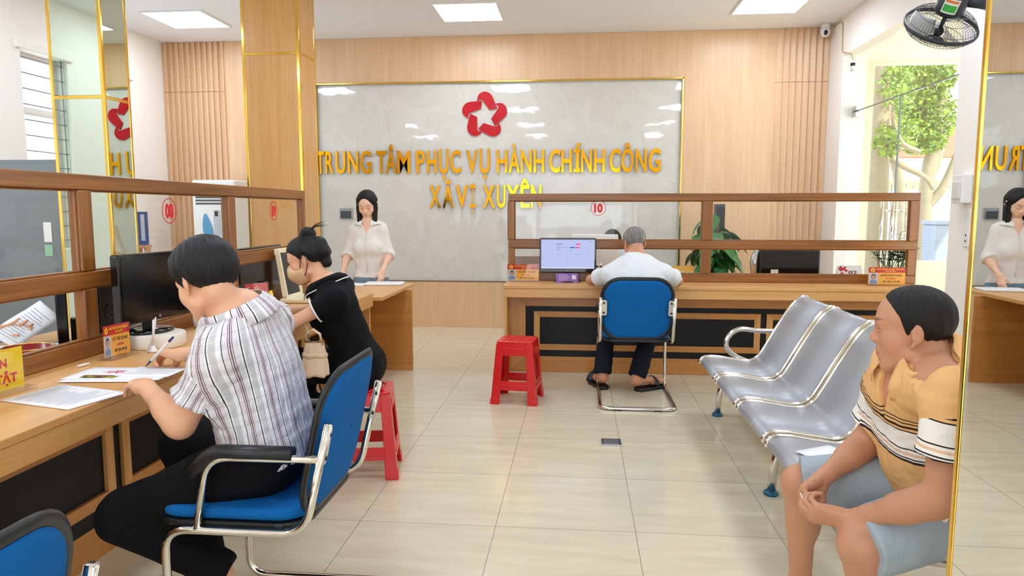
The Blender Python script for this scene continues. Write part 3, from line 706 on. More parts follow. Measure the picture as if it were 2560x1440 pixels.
bt = thing('waiting_bench', 'perforated steel waiting bench with chrome arms along the right side', 'bench', (1.15, 3.3, 0))
prof = [(.818, .352), (.815, .368), (.828, .388), (.86, .398), (.93, .396), (1.01, .385), (1.08, .375), (1.13, .375), (1.17, .392), (1.205, .43), (1.25, .51), (1.305, .61), (1.36, .705), (1.41, .77), (1.437, .796), (1.46, .806), (1.48, .802), (1.49, .785)]
def smooth(pr, k=4):
    out = []
    for i in range(len(pr) - 1):
        p0, p1, p2, p3 = (Vector(pr[max(i - 1, 0)]), Vector(pr[i]), Vector(pr[i + 1]), Vector(pr[min(i + 2, len(pr) - 1)]))
        for j in range(k):
            u = j / k; out.append(.5 * ((2 * p1) + (p2 - p0) * u + (2 * p0 - 5 * p1 + 4 * p2 - p3) * u * u + (3 * p1 - p0 - 3 * p2 + p3) * u ** 3))
    out.append(Vector(pr[-1])); return out
SP = smooth(prof, 3); arc = [0]
for i in range(1, len(SP)): arc.append(arc[-1] + (SP[i] - SP[i - 1]).length)
YFAR, PIT, SW, NS = 4.71, .56, .50, 5
for i in range(NS):
    y1 = YFAR - PIT * i; y0 = y1 - SW
    b = MB(); b.add([(p.x, y, p.y) for p in SP for y in (y0 + .006, y1 - .006)], [(2 * k, 2 * k + 2, 2 * k + 3, 2 * k + 1) for k in range(len(SP) - 1)], True)
    st = b.build('seat_shell', PERF, bt, solid=.003)
    uvl = st.data.uv_layers.new(name='UVMap')
    for poly in st.data.polygons:
        for li in poly.loop_indices:
            co = st.data.vertices[st.data.loops[li].vertex_index].co + Vector(bt.location)
            k = min(range(len(SP)), key=lambda q: (SP[q].x - co.x) ** 2 + (SP[q].y - co.z) ** 2); uvl.data[li].uv = (co.y, arc[k])
    for y in (y0, y1):
        b = MB(); b.tube([(p.x, y, p.y) for p in SP], .0095, 8, r2=.012); b.build('edge_rail', CHROME, st)
b = MB(); b.tube([(1.16, YFAR - PIT * NS + .02, .315), (1.16, YFAR - .02, .315)], .028, 14); b.build('beam', STEEL, bt)
FOOT = mat('teal_foot', (10, 92, 120), .35)
for y in (4.70, 3.375, 2.05):
    b = MB(); b.tube(fillet([(1.16, y, .31), (1.02, y, .265), (.95, y, .2), (.935, y, .02)], .14, 7), .021, 12); lg = b.build('leg', CHROME, bt)
    b = MB(); b.lathe([(.034, 0), (.036, .012), (.025, .022)], (.935, y, 0)); b.build('foot', FOOT, lg)
    b = MB(); b.tube(fillet([(1.16, y, .31), (1.28, y, .265), (1.36, y, .2), (1.375, y, .02)], .14, 7), .021, 12); lg = b.build('leg', CHROME, bt)
    b = MB(); b.lathe([(.034, 0), (.036, .012), (.025, .022)], (1.375, y, 0)); b.build('foot', FOOT, lg)
for i in range(NS):
    y1 = YFAR - PIT * i; b = MB(); b.tube([(p.x + .008, y1 + .029 if i else y1 - .02, p.y - .022) for p in SP[14:32]], .012, 6, r2=.006); b.build('seat_bracket', BLKPL, bt)
ya = YFAR + .022
ap = [PY(*q, ya) for q in ((1945, 828), (1900, 827), (1850, 823), (1824, 838), (1815, 862), (1829, 884), (1868, 903), (1915, 911))]
for y in (ya, YFAR - PIT * (NS - 1) - SW - .022):
    b = MB(); pr = [Vector((p.x, p.z)) for p in ap]; q = smooth([tuple(p) for p in pr], 5)
    b.tube([(p.x, y, p.y) for p in q], .0165, 12); b.ball((q[0].x, y, q[0].y), .0165); b.build('arm', CHROME, bt)
# ================================================================= people: smooth-union bodies turned into one surface each
def V3(*a): return np.array(a if len(a) > 1 else a[0], dtype=float)
def unit(v): v = np.asarray(v, float); return v / max(np.linalg.norm(v), 1e-9)
class Cone:
    def __init__(s, a, b, ra, rb, k=.02, flat=None):
        s.a, s.b, s.ra, s.rb, s.k = V3(a), V3(b), ra, rb, k; s.flat = flat      # flat=(axis, factor): squeeze across an axis
        s.c = (s.a + s.b) / 2; s.R = np.linalg.norm(s.b - s.a) / 2 + max(ra, rb)
    def d(s, P, g=0.0):
        ab = s.b - s.a; L2 = ab @ ab; q = P - s.a
        h = np.clip((q @ ab) / max(L2, 1e-12), 0, 1)
        v = q - h[:, None] * ab
        if s.flat is not None:
            ax, f = s.flat; t = v @ ax; v = v + np.outer(t * (1 / f - 1), ax)
            l = np.sqrt((v * v).sum(1)); r = s.ra + (s.rb - s.ra) * h
            return (l - r) * min(1.0, f) - g if f < 1 else l - r - g
        return np.sqrt((v * v).sum(1)) - (s.ra + (s.rb - s.ra) * h) - g
class Ell:
    def __init__(s, c, r, M=None, k=.02):
        s.c, s.r, s.k = V3(c), V3(r), k; s.M = np.eye(3) if M is None else np.asarray(M, float); s.R = max(r)
    def d(s, P, g=0.0):
        q = (P - s.c) @ s.M / s.r                 # columns of M are the axes
        l = np.sqrt((q * q).sum(1)); q2 = q / s.r; l2 = np.sqrt((q2 * q2).sum(1))
        return l * (l - 1) / np.maximum(l2, 1e-6) - g
def smin(a, b, k):
    if k <= 0: return np.minimum(a, b)
    h = np.maximum(k - np.abs(a - b), 0) / k
    return np.minimum(a, b) - h * h * k * .25
def smax(a, b, k): return -smin(-a, -b, k)
def union(prims, P, g=0.0, cull=None):
    d = np.full(len(P), 1e3)
    for p in prims:
        d = smin(d, p.d(P, g), p.k)
    return d
def surface(fn, lo, hi, h, keep=None, coarse=4):
    """naive surface nets of fn(P)<0 inside lo..hi; evaluated only near the surface"""
    lo, hi = V3(lo), V3(hi); B = 8; n = np.maximum(np.ceil((hi - lo) / (h * B)).astype(int), 1)
    bc = np.stack(np.meshgrid(*[np.arange(k) for k in n], indexing='ij'), -1).reshape(-1, 3)
    cen = lo + (bc + .5) * B * h; dc = fn(cen); act = np.abs(dc) < B * h * 1.25
    G = np.ones(tuple(n * B + 1), np.float32)
    sg = np.where(dc < 0, -1, 1).reshape(tuple(n)); G[:-1, :-1, :-1] = np.repeat(np.repeat(np.repeat(sg, B, 0), B, 1), B, 2) * (B * h)
    off = np.stack(np.meshgrid(*[np.arange(B)] * 3, indexing='ij'), -1).reshape(-1, 3)
    ab = bc[act]
    for s0 in range(0, len(ab), 400):
        sub = ab[s0:s0 + 400]; idx = (sub[:, None, :] * B + off[None]).reshape(-1, 3)
        v = fn(lo + idx * h); G[idx[:, 0], idx[:, 1], idx[:, 2]] = v
    ins = G < 0
    S = lambda A, i, j, k: A[i:A.shape[0] - 1 + i, j:A.shape[1] - 1 + j, k:A.shape[2] - 1 + k]
    cnt = sum(S(ins, i, j, k).astype(np.int8) for i in (0, 1) for j in (0, 1) for k in (0, 1))
    ac = (cnt > 0) & (cnt < 8); ci = np.argwhere(ac)
    if len(ci) == 0: return np.zeros((0, 3)), np.zeros((0, 4), int)
    ids = np.full(ac.shape, -1, np.int32); ids[ac] = np.arange(len(ci))
    cor = np.array([(i, j, k) for i in (0, 1) for j in (0, 1) for k in (0, 1)]); cv = [G[ci[:, 0] + c[0], ci[:, 1] + c[1], ci[:, 2] + c[2]] for c in cor]
    acc = np.zeros((len(ci), 3)); w = np.zeros(len(ci))
    for a in range(8):
        for b in range(a + 1, 8):
            if np.abs(cor[a] - cor[b]).sum() != 1: continue
            va, vb = cv[a], cv[b]; m = (va < 0) != (vb < 0); t = np.where(m, va / np.where(m, va - vb, 1), 0)
            acc += np.where(m[:, None], cor[a] + t[:, None] * (cor[b] - cor[a]), 0); w += m
    V = lo + (ci + acc / w[:, None]) * h
    F = []
    for ax in range(3):
        A = np.moveaxis(ins, ax, 0); a0, a1 = A[:-1], A[1:]; ch = a0 != a1
        p = np.argwhere(ch); u, v = [x for x in range(3) if x != ax]
        full = np.zeros((len(p), 3), int); full[:, ax] = p[:, 0]; full[:, u] = p[:, 1]; full[:, v] = p[:, 2]
        ok = (full[:, u] > 0) & (full[:, v] > 0) & (full[:, u] < ac.shape[u]) & (full[:, v] < ac.shape[v]); full = full[ok]
        def at(du, dv):
            q = full.copy(); q[:, u] -= du; q[:, v] -= dv; return ids[q[:, 0], q[:, 1], q[:, 2]]
        q = np.stack([at(0, 0), at(1, 0), at(1, 1), at(0, 1)], 1)
        inn = ins[full[:, 0], full[:, 1], full[:, 2]]
        flip = inn ^ (ax == 1)
        q[flip] = q[flip][:, ::-1]; F.append(q)
    F = np.concatenate(F); F = F[(F >= 0).all(1)]
    if keep is not None:
        F = F[keep(V[F].mean(1))]
    return V, F
def to_object(name, parts, mats, parent=None, attrs=None, matfn=None):
    """parts: list of (V, F); attrs: name -> fn(V) giving (n,3)"""
    Vs, Fs, o = [], [], 0
    for v, f in parts: Vs.append(v); Fs.append(f + o); o += len(v)
    V, F = np.concatenate(Vs), np.concatenate(Fs)
    used = np.unique(F); rm = np.full(len(V), -1); rm[used] = np.arange(len(used)); V = V[used]; F = rm[F]
    me = bpy.data.meshes.new(name); me.vertices.add(len(V)); me.vertices.foreach_set('co', V.astype(np.float32).ravel())
    me.loops.add(len(F) * 4); me.loops.foreach_set('vertex_index', F.astype(np.int32).ravel())
    me.polygons.add(len(F)); me.polygons.foreach_set('loop_start', np.arange(0, len(F) * 4, 4, dtype=np.int32))
    try: me.polygons.foreach_set('loop_total', np.full(len(F), 4, np.int32))
    except Exception: pass
    me.polygons.foreach_set('use_smooth', np.ones(len(F), bool))
    for m in (mats if isinstance(mats, (list, tuple)) else [mats]): me.materials.append(m)
    if matfn is not None: me.polygons.foreach_set('material_index', matfn(V[F].mean(1)).astype(np.int32))
    me.update(calc_edges=True)
    for k, fn in (attrs or {}).items():
        if isinstance(fn, list): val = np.concatenate([g_(p_[0]) for g_, p_ in zip(fn, parts)])[used]
        else: val = fn(V)
        a = me.attributes.new(k, 'FLOAT_VECTOR', 'POINT'); a.data.foreach_set('vector', val.astype(np.float32).ravel())
    me.validate()
    ob = bpy.data.objects.new(name, me); COL.objects.link(ob)
    if parent: attach(ob, parent)
    return ob
def bounds(prims, g=.03):
    lo = np.min([p.c - p.R for p in prims], 0) - g; hi = np.max([p.c + p.R for p in prims], 0) + g; return lo, hi

def frame(fwd, up):
    u = unit(up); f = unit(np.asarray(fwd, float) - u * (np.asarray(fwd, float) @ u)); r = np.cross(f, u); return np.stack([r, f, u], 1)   # columns right, forward, up
def noise3(P, s, seed=0):
    """cheap smooth pseudo noise"""
    q = P * s; a = seed * 1.7
    return (np.sin(q[:, 0] * 1.3 + 1.9 * np.sin(q[:, 1] * .9 + a) + a) + np.sin(q[:, 1] * 1.7 + 1.6 * np.sin(q[:, 2] * 1.1 + 2 * a)) + np.sin(q[:, 2] * 1.5 + 1.8 * np.sin(q[:, 0] * .8 + 3 * a))) / 3

# ---------------------------------------------------------------- head and hands
def head_prims(C, M, s=1.0, fem=False, full=1.0, young=False):
    C = V3(C)
    def p(*q): return C + M @ (np.array(q) * s)
    def E(c, r, k=.02, rot=None): return Ell(p(*c), np.array(r) * s, M if rot is None else M @ rot, k * s)
    def K(a, b, ra, rb, k=.015): return Cone(p(*a), p(*b), ra * s, rb * s, k * s)
    jw = (.052 if fem else .060) * full
    L_ = [E((0, -.014, .035), (.074, .092, .082)), E((0, .018, .03), (.068, .070, .070), .03), E((0, .026, -.045), (jw + .002, .058, .068), .03),
          K((0, .055, -.098), (0, .062, -.10), .02, .019, .03), E((.036, .05, -.03), (.028, .026, .03), .025), E((-.036, .05, -.03), (.028, .026, .03), .025),
          K((.052, .0, -.075), (.012, .058, -.102), .017, .014, .03), K((-.052, .0, -.075), (-.012, .058, -.102), .017, .014, .03),
          K((-.036, .074, .022), (.036, .074, .022), .012, .012, .02),
          K((0, .083, .016), (0, .096, -.020), .0075, .0105, .014), E((0, .098, -.027), (.0120, .0095, .0095), .010), E((.014, .0915, -.031), (.0085, .0100, .0075), .008), E((-.014, .0915, -.031), (.0085, .0100, .0075), .008),
          E((0, .076, -.062), (.028, .017, .02), .02)]
    lips = [K((-.017, .084, -.0605), (.017, .084, -.0605), .0045, .0045, .005), K((-.013, .0875, -.059), (.013, .0875, -.059), .0044, .0044, .004), K((-.014, .0855, -.071), (.014, .0855, -.071), .0058, .0058, .005)]
    L_ += lips
    ears = []
    for sx in (1, -1):
        a = .3
        R = np.array([[math.cos(sx * .35), -math.sin(sx * .35), 0], [math.sin(sx * .35), math.cos(sx * .35), 0], [0, 0, 1]])
        ears.append((E((sx * .078, -.012, -.008), (.008, .0165, .0275), .006, R), p(sx * .086, -.006, -.004)))
        L_.append(ears[-1][0]); L_.append(K((sx * .074, -.003, -.036), (sx * .073, .001, -.042), .0065, .006, .006))
    def carve(P, d):
        for sx in (1, -1):
            d = smax(d, -(np.linalg.norm((P - p(sx * .031, .1015, .004)) @ M / np.array([.019, .016, .0115]) / s, axis=1) - 1) * .0115 * s, .008 * s)
            d = smin(d, Ell(p(sx * .0305, .0745, .003), np.array((.0165, .0135, .0115)) * s, M).d(P), .003 * s)
            q = (P - ears[0 if sx == 1 else 1][1]) @ M / s; d = smax(d, -(np.sqrt((q[:, 0] / .006) ** 2 + (q[:, 1] / .009) ** 2 + (q[:, 2] / .0165) ** 2) - 1) * .006 * s, .003 * s)
        q = (P - p(0, .092, -.0655)) @ M / s
        d = smax(d, -(np.sqrt((q[:, 0] / .021) ** 2 + (q[:, 1] / .007) ** 2 + (q[:, 2] / .0011) ** 2) - 1) * .0011 * s, .002 * s)
        return d
    return L_, carve, p
def tint_head(P, C, M, s, brow=.9, lip=(.62, .30, .28), eyes_open=.4, stubble=0.0, fem=False, lipk=1.0):
    """returns (n,3) multipliers: natural colours of lips, brows, eyes"""
    q = (P - C) @ M / s; T = np.ones((len(P), 3)); x, y, z = np.abs(q[:, 0]), q[:, 1], q[:, 2]
    front = y > .055
    lipm = np.clip(1.25 - np.sqrt((x / .023) ** 2 + ((z + .0655) / .0105) ** 2), 0, .3) / .3 * (y > .07) * lipk
    T = T * (1 - lipm[:, None]) + np.array([.86, .55, .55] if not fem else [.8, .38, .40]) * lipm[:, None]
    zb = .0285 + .004 * np.sin(np.clip((x - .012) / .042, 0, 1) * PI * .75)
    br = np.clip(1.3 - np.sqrt(((x - .032) / .021) ** 2 + ((z - zb) / (.0044 if not fem else .003)) ** 2), 0, .6) / .6 * (y > .05) * brow
    T = T * (1 - br[:, None]) + np.array([.10, .085, .08]) * br[:, None]
    eo = .0035 * eyes_open + .0008
    ey = (((x - .0305) / .0135) ** 2 + ((z - (.003 if eyes_open > .3 else -.0015)) / eo) ** 2 < 1) & (y > .068)
    T[ey] = np.array([1.05, 1.2, 1.35])
    ir = ey & (np.abs(x - .0305) < .0056); T[ir] = np.array([.06, .05, .05])
    lash = (((x - .0305) / .0155) ** 2 + ((z - (.003 if eyes_open > .3 else -.0015) - eo * .7) / (eo * .5 + .0009)) ** 2 < 1) & (y > .068) & ~ey
    T[lash] = np.array([.14, .11, .11])
    ch = np.clip(1 - np.sqrt(((x - .045) / .03) ** 2 + ((z + .03) / .025) ** 2), 0, 1) * (y > .02); T = T * (1 - ch[:, None] * np.array([.0, .07, .07]))
    return T
def hand_prims(Wr, d, n, side, s=1.0, curl=(.5, .5, .5, .5), thumb=(.5, .4), spread=.06, bend=None, tdir=None):
    """Wr wrist; d towards fingers; n out of the palm; side (+1/-1) thumb along side*(d x n)"""
    d = unit(d); n = unit(V3(n) - d * (V3(n) @ d)); t = np.cross(d, n) * side; Wr = V3(Wr); L_ = []; tips = []; nails = []
    base = [(.026, .086, .0), (.009, .090, .003), (-.009, .086, .002), (-.026, .078, -.002)]
    lens = [(.042, .025, .021), (.047, .029, .022), (.043, .027, .021), (.034, .020, .019)]; rad = [.0092, .0094, .0088, .0078]
    K = lambda a, b, ra, rb, k: L_.append(Cone(a, b, ra * s, rb * s, k * s))
    for i in range(4):
        bx, by, bz = base[i]; kn = Wr + (t * bx + d * by - n * bz) * s
        st = Wr + (t * bx * .55 + d * .008) * s
        K(st, kn, .0145, .0115, .016)
        a = curl[i]; cur = kn; dirv = unit(d + t * spread * (1.5 - i))
        rot = lambda v, ang: v * math.cos(ang) + n * math.sin(ang)
        ang = a * .9
        for j in range(3):
            e = cur + rot(dirv, ang) * lens[i][j] * s
            K(cur, e, rad[i] * (1 - .10 * j), rad[i] * (1 - .10 * (j + 1)), .004 if j else .008)
            if j == 2: nails.append((e - rot(dirv, ang) * .006 * s, rot(dirv, ang), -(n * math.cos(ang) - dirv * math.sin(ang)), rad[i] * .8 * s))
            cur = e; ang += a * (1.15 if j == 0 else .8)
        tips.append(cur)
    b0 = Wr + (t * .018 + d * .018 + n * .004) * s
    td = unit(t * (.75 - thumb[0] * .45) + d * .75 + n * (thumb[0] * .75)) if tdir is None else unit(tdir)
    b1 = b0 + td * .042 * s; K(b0, b1, .0165, .0125, .016)
    td2 = unit(td + (-t * .5 + n * .35) * thumb[1]); b2 = b1 + td2 * .032 * s; K(b1, b2, .0112, .0102, .008)
    td3 = unit(td2 + (-t * .35 + n * .2) * thumb[1]); b3 = b2 + td3 * .024 * s; K(b2, b3, .0102, .0078, .004)
    L_.append(Cone(Wr + (t * .012 + d * .02 + n * .006) * s, Wr + (t * .016 + d * .05 + n * .010) * s, .016 * s, .012 * s, .015 * s))
    L_.append(Cone(Wr + (-t * .016 + d * .02 + n * .006) * s, Wr + (-t * .020 + d * .055 + n * .006) * s, .013 * s, .011 * s, .015 * s))
    tips.append(b3); return L_, tips, (Wr + d * .09 * s)
def skin_mat(name, rgb, rough=.5):
    m, nt, b = nodes(name)
    at = N(nt, 'ShaderNodeAttribute', attribute_name='tint'); c = lin(rgb)
    tc = N(nt, 'ShaderNodeTexCoord'); no = N(nt, 'ShaderNodeTexNoise', i_Scale=14.0, i_Detail=5.0); L(nt, tc.outputs['Object'], no.inputs['Vector'])
    mx = N(nt, 'ShaderNodeMix', data_type='RGBA'); mx.inputs[6].default_value = (c[0] * .93, c[1] * .86, c[2] * .84, 1); mx.inputs[7].default_value = (min(1, c[0] * 1.06), min(1, c[1] * 1.1), min(1, c[2] * 1.1), 1); L(nt, no.outputs['Fac'], mx.inputs[0])
    mu = N(nt, 'ShaderNodeMix', data_type='RGBA', blend_type='MULTIPLY'); mu.inputs[0].default_value = 1.0; L(nt, mx.outputs[2], mu.inputs[6]); L(nt, at.outputs['Vector'], mu.inputs[7]); L(nt, mu.outputs[2], b.inputs['Base Color'])
    b.inputs['Roughness'].default_value = rough; b.inputs['Subsurface Weight'].default_value = .18; b.inputs['Subsurface Radius'].default_value = (.01, .004, .002); b.inputs['Subsurface Scale'].default_value = .5
    n2 = N(nt, 'ShaderNodeTexNoise', i_Scale=320.0, i_Detail=2.0); L(nt, tc.outputs['Object'], n2.inputs['Vector']); bp = N(nt, 'ShaderNodeBump', i_Strength=.12, i_Distance=.001); L(nt, n2.outputs['Fac'], bp.inputs['Height']); L(nt, bp.outputs[0], b.inputs['Normal'])
    return m
def hair_mat(name, rgb, rough=.42, salt=None):
    m, nt, b = nodes(name); c = lin(rgb)
    at = N(nt, 'ShaderNodeAttribute', attribute_name='strand'); mp = N(nt, 'ShaderNodeMapping'); mp.inputs['Scale'].default_value = (420, 16, 1); L(nt, at.outputs['Vector'], mp.inputs['Vector'])
    no = N(nt, 'ShaderNodeTexNoise', i_Scale=1.0, i_Detail=3.0); L(nt, mp.outputs[0], no.inputs['Vector'])
    r = N(nt, 'ShaderNodeValToRGB'); r.color_ramp.elements[0].position = .35; r.color_ramp.elements[1].position = .7; r.color_ramp.elements[0].color = c; r.color_ramp.elements[1].color = lin(salt) if salt else tuple(min(1, v * 1.8 + .002) for v in c[:3]) + (1,)
    L(nt, no.outputs['Fac'], r.inputs[0]); L(nt, r.outputs[0], b.inputs['Base Color']); b.inputs['Roughness'].default_value = rough; b.inputs['Specular IOR Level'].default_value = .35
    bp = N(nt, 'ShaderNodeBump', i_Strength=.7, i_Distance=.004); L(nt, no.outputs['Fac'], bp.inputs['Height']); L(nt, bp.outputs[0], b.inputs['Normal'])
    return m
def strand_attr(C, M, s):
    def f(V):
        q = (V - C) @ M / s; return np.stack([np.arctan2(q[:, 0], -q[:, 1] + .03) * .09, np.sqrt(q[:, 0] ** 2 + q[:, 1] ** 2 + 1e-9) - q[:, 2], q[:, 2] * 0], 1)
    return f
# ---------------------------------------------------------------- figures: joints in, body and clothes out
def lerp(a, b, t): return V3(a) + (V3(b) - V3(a)) * t
class Fig:
    NK = 1.0
    def __init__(s, J, head, m=1.0, fem=False, belly=0.0, chest=1.0, nk=1.0, tw=1.0):
        """J: pel, chest, neck, SL, SR, EL, ER, WL, WR, HL, HR, KL, KR, AL, AR, TL, TR; head: (centre, forward, up, size)"""
        s.J = {k: V3(v) for k, v in J.items()}; J = s.J; s.m = m; s.fem = fem
        s.HC = V3(head[0]); s.HM = frame(head[1], head[2]); s.hs = head[3]
        lat = unit(J['SR'] - J['SL']); up = unit(J['neck'] - J['pel']); s.up = up; s.lat = unit(lat - up * (lat @ up)); s.f = np.cross(s.up, s.lat)
        u, f, l = s.up, s.f, s.lat; c = J['chest']; p = J['pel']; w = (.88 if fem else 1.0) * tw
        plat = unit(J['HR'] - J['HL'])
        s.torso = [Cone(p - plat * .06 * m, p + plat * .06 * m, .108 * m, .108 * m, .05), Cone(lerp(p, c, .1), lerp(p, c, .75), .130 * m * w, .140 * m * w, .07, (f, .74)),
                   Cone(lerp(p, c, .7), c + u * .06 * m, .146 * m * w * chest, .150 * m * w * chest, .07, (f, .72)), Cone(J['SL'] + l * .02, J['SR'] - l * .02, .056 * m * w, .056 * m * w, .07),
                   Cone(J['neck'] - u * .02 - f * .01, c + u * .05 * m, .062 * m * w, .11 * m * w, .06), Cone(lerp(J['SL'], J['neck'], .45) - u * .008, J['neck'] + u * .012, .050 * m, .05 * m * w, .06), Cone(lerp(J['SR'], J['neck'], .45) - u * .008, J['neck'] + u * .012, .050 * m, .05 * m * w, .06)]
        if belly: s.torso.append(Ell(lerp(p, c, .45) + f * .045 * m, np.array((.13, .085 + belly, .15)) * m, np.stack([l, f, u], 1), .06))
        if fem:
            for sx in (-1, 1): s.torso.append(Ell(c + l * sx * .068 * m + f * .075 * m - u * .0, np.array((.058, .055, .058)) * m, np.stack([l, f, u], 1), .05))
        hb = s.HC + s.HM @ np.array((0, -.030, -.048)) * s.hs
        s.neckp = [Cone(J['neck'] - u * .03, hb, (.052 if not fem else .043) * m * nk, (.052 if not fem else .043) * s.hs * nk, .02)]
        aw = m * (.82 if fem else 1.0)
        s.up_arm = {k: [Cone(J['S' + k], J['E' + k], .050 * aw, .040 * aw, .03)] for k in 'LR'}
        s.fore = {}
        for k in 'LR':
            e, w_ = J['E' + k], J['W' + k]
            s.fore[k] = [Cone(e, w_, .039 * aw, .0265 * aw, .02), Cone(lerp(e, w_, .12), lerp(e, w_, .4), .040 * aw, .037 * aw, .03)]
        lw = m * (.92 if fem else 1.0); s.thigh, s.shin, s.foot = {}, {}, {}
        for k in 'LR':
            h, kn, a, t = J['H' + k], J['K' + k], J['A' + k], J['T' + k]
            s.thigh[k] = [Cone(h, kn, .085 * lw, .058 * lw, .04)]
            kd = unit(a - kn); back = unit(-(t - a) + kd * ((t - a) @ kd))
            s.shin[k] = [Cone(kn, a, .053 * lw, .034 * lw, .03), Cone(lerp(kn, a, .15) + back * .016, lerp(kn, a, .42) + back * .018, .042 * lw, .044 * lw, .04)]
            d = unit(t - a); s.foot[k] = [Cone(a - d * .02 - V3(0, 0, .035), a + d * .01 - V3(0, 0, .035), .033, .036, .03), Cone(a - V3(0, 0, .02), t + V3(0, 0, .004), .036, .021, .03), Cone(lerp(a, t, .6) - V3(0, 0, .014), t, .032, .023, .02)]
        s.hp, s.carve, s.hpt = head_prims(s.HC, s.HM, s.hs, fem)
        s.hands = {}; s.fine = []
    def hand(s, k, d, n, side, **kw):
        pr, tips, c = hand_prims(s.J['W' + k], d, n, side, (.90 if s.fem else 1.0) * kw.pop('s', 1.0) * s.m, **kw); s.hands[k] = (pr, tips, c); s.fine.append((c, .125)); return tips
    def arms(s, k): return s.up_arm[k] + s.fore[k]
    def bodyfn(s, legs=True):
        B = s.torso + s.neckp
        groups = [s.torso + s.neckp]
        def fn(P):
            d = union(B, P)
            hd = np.linalg.norm(P - s.HC, axis=1); near = hd < .26 * s.hs
            for k in 'LR': d = smin(d, union(s.arms(k), P), .025)
            if legs:
                for k in 'LR': d = smin(d, union(s.thigh[k] + s.shin[k] + s.foot[k], P), .03)
            if near.any():
                Q = P[near]; h = s.carve(Q, union(s.hp, Q)); d[near] = smin(d[near], h, .012)
            for k, (pr, _, c) in s.hands.items():
                nr = np.linalg.norm(P - c, axis=1) < .19
                if nr.any(): d[nr] = smin(d[nr], union(pr, P[nr]), .010)
            return d
        return fn
    def build_body(s, name, mats, root, h=.008, hh=.0026, hf=.0026, legs=True, tint=None, headfine=True):
        allp = s.torso + s.neckp + s.hp + s.arms('L') + s.arms('R') + sum([v[0] for v in s.hands.values()], [])
        if legs: allp = allp + sum([s.thigh[k] + s.shin[k] + s.foot[k] for k in 'LR'], [])
        fn = s.bodyfn(legs); parts = []; boxes = [(c - r, c + r, hf) for c, r in s.fine]
        if headfine: boxes.append((s.HC - np.array((.13, .13, .155)) * s.hs * 1.02, s.HC + np.array((.13, .13, .15)) * s.hs * 1.02, hh))
        def inbox(V, g=0.0):
            r = np.zeros(len(V), bool)
            for lo, hi, _ in boxes: r |= ((V > lo + g) & (V < hi - g)).all(1)
            return r
        lo, hi = bounds(allp); parts.append(surface(fn, lo, hi, h, keep=lambda V: ~inbox(V, h * 1.0)))
        done = []
        for bx in boxes:
            prev = list(done)
            def keep(V, bx=bx, prev=prev):
                r = ((V > bx[0]) & (V < bx[1])).all(1)
                for q in prev: r &= ~((V > q[0]) & (V < q[1])).all(1)
                return r
            parts.append(surface(fn, bx[0], bx[1], bx[2], keep=keep)); done.append(bx)
        t = tint or (lambda V: tint_head(V, s.HC, s.HM, s.hs, fem=s.fem))
        def tt(V):
            T = np.ones((len(V), 3)); nr = np.linalg.norm(V - s.HC, axis=1) < .2 * s.hs
            if nr.any(): T[nr] = t(V[nr])
            for k, (pr, tips, c) in s.hands.items():
                for tp in tips:
                    dd = np.linalg.norm(V - tp, axis=1); w = np.clip(1 - dd / .016, 0, 1)[:, None]; T *= 1 - w * np.array([0, .10, .08])
            return T
        return to_object(name, parts, mats, root, {'tint': tt})
    def shirt(s, name, mats, root, h=.006, g=.012, hem=.03, sleeve=.6, neck_cut=.008, folds=.004, attrs=True, cuff=.004, seed=0, vneck=None, hemtilt=0.0, sl=None, loose=.0, matfn=None, s_base=.42, split=False, kb=.045):
        J, u, f, l = s.J, s.up, s.f, s.lat; tp = list(s.torso)
        if loose: tp.append(Cone(J['pel'] - u * .02, lerp(J['pel'], J['chest'], .8), (.130 + loose) * s.m, (.140 + loose * .6) * s.m, .06, (f, .80)))
        hemO = J['pel'] + u * hem; slv = {}
        for k in 'LR':
            fr = sleeve if not isinstance(sleeve, dict) else sleeve[k]
            S, E = J['S' + k], J['E' + k]; d = unit(E - S); W_ = J['W' + k]
            cones = [Cone(S, lerp(S, E, min(fr, 1.0)), .056 * s.m * (.8 if s.fem else 1), .054 * s.m * (.78 if s.fem else 1), .02)]
            cut = (lerp(S, E, fr), d)
            if fr > 1: cones.append(Cone(E, W_, .046 * s.m * (.84 if s.fem else 1), .04 * s.m, .03)); cut = (lerp(E, W_, fr - 1), unit(W_ - E))
            slv[k] = (cones, cut)
        nk = s.neckp[0]; nax = unit(unit(nk.b - nk.a) * .4 + u * .6); nO = J['neck']
        def tors(P):
            d = union(tp + s.neckp, P, g)
            ht = (P - hemO) @ u - hemtilt * ((P - hemO) @ f)
            d = smax(d, -ht, .006)
            v = P - nO; a = v @ nax; r = np.sqrt(np.maximum((v * v).sum(1) - a * a, 0)); d = smax(d, np.maximum(np.minimum(a - neck_cut, .16 - r), a - .07), .004)
            if vneck is not None:
                q = P - nO; w = np.abs(q @ l) - vneck[0] * np.clip(((q @ u) + vneck[1]) / vneck[1], -1, 1); d = smax(d, np.minimum(np.minimum(-w, q @ f), .03), .004)
            return d
        def slf(P, k):
            cones, (o, dr) = slv[k]; q = (P - o) @ dr
            d = union(cones, P, g + cuff * np.clip(1 + q / .03, 0, 1)); return smax(d, q, .004)
        def fn(P):
            d = tors(P)
            for k in 'LR': d = smin(d, slf(P, k), kb)
            if folds:
                d = d + folds * noise3(P @ np.stack([l, f, u * .55], 1), 26, seed) + folds * .5 * noise3(P, 55, seed + 3)
            return d
        lo, hi = bounds(tp + sum([slv[k][0] for k in 'LR'], []), .05)
        def fold(P, d): return d + folds * .35 * noise3(P + .02 * noise3(P, 30, seed)[:, None], 105, seed + 5) + folds * noise3(P @ np.stack([l, f, u * .55], 1), 26, seed) + folds * .5 * noise3(P, 55, seed + 3)
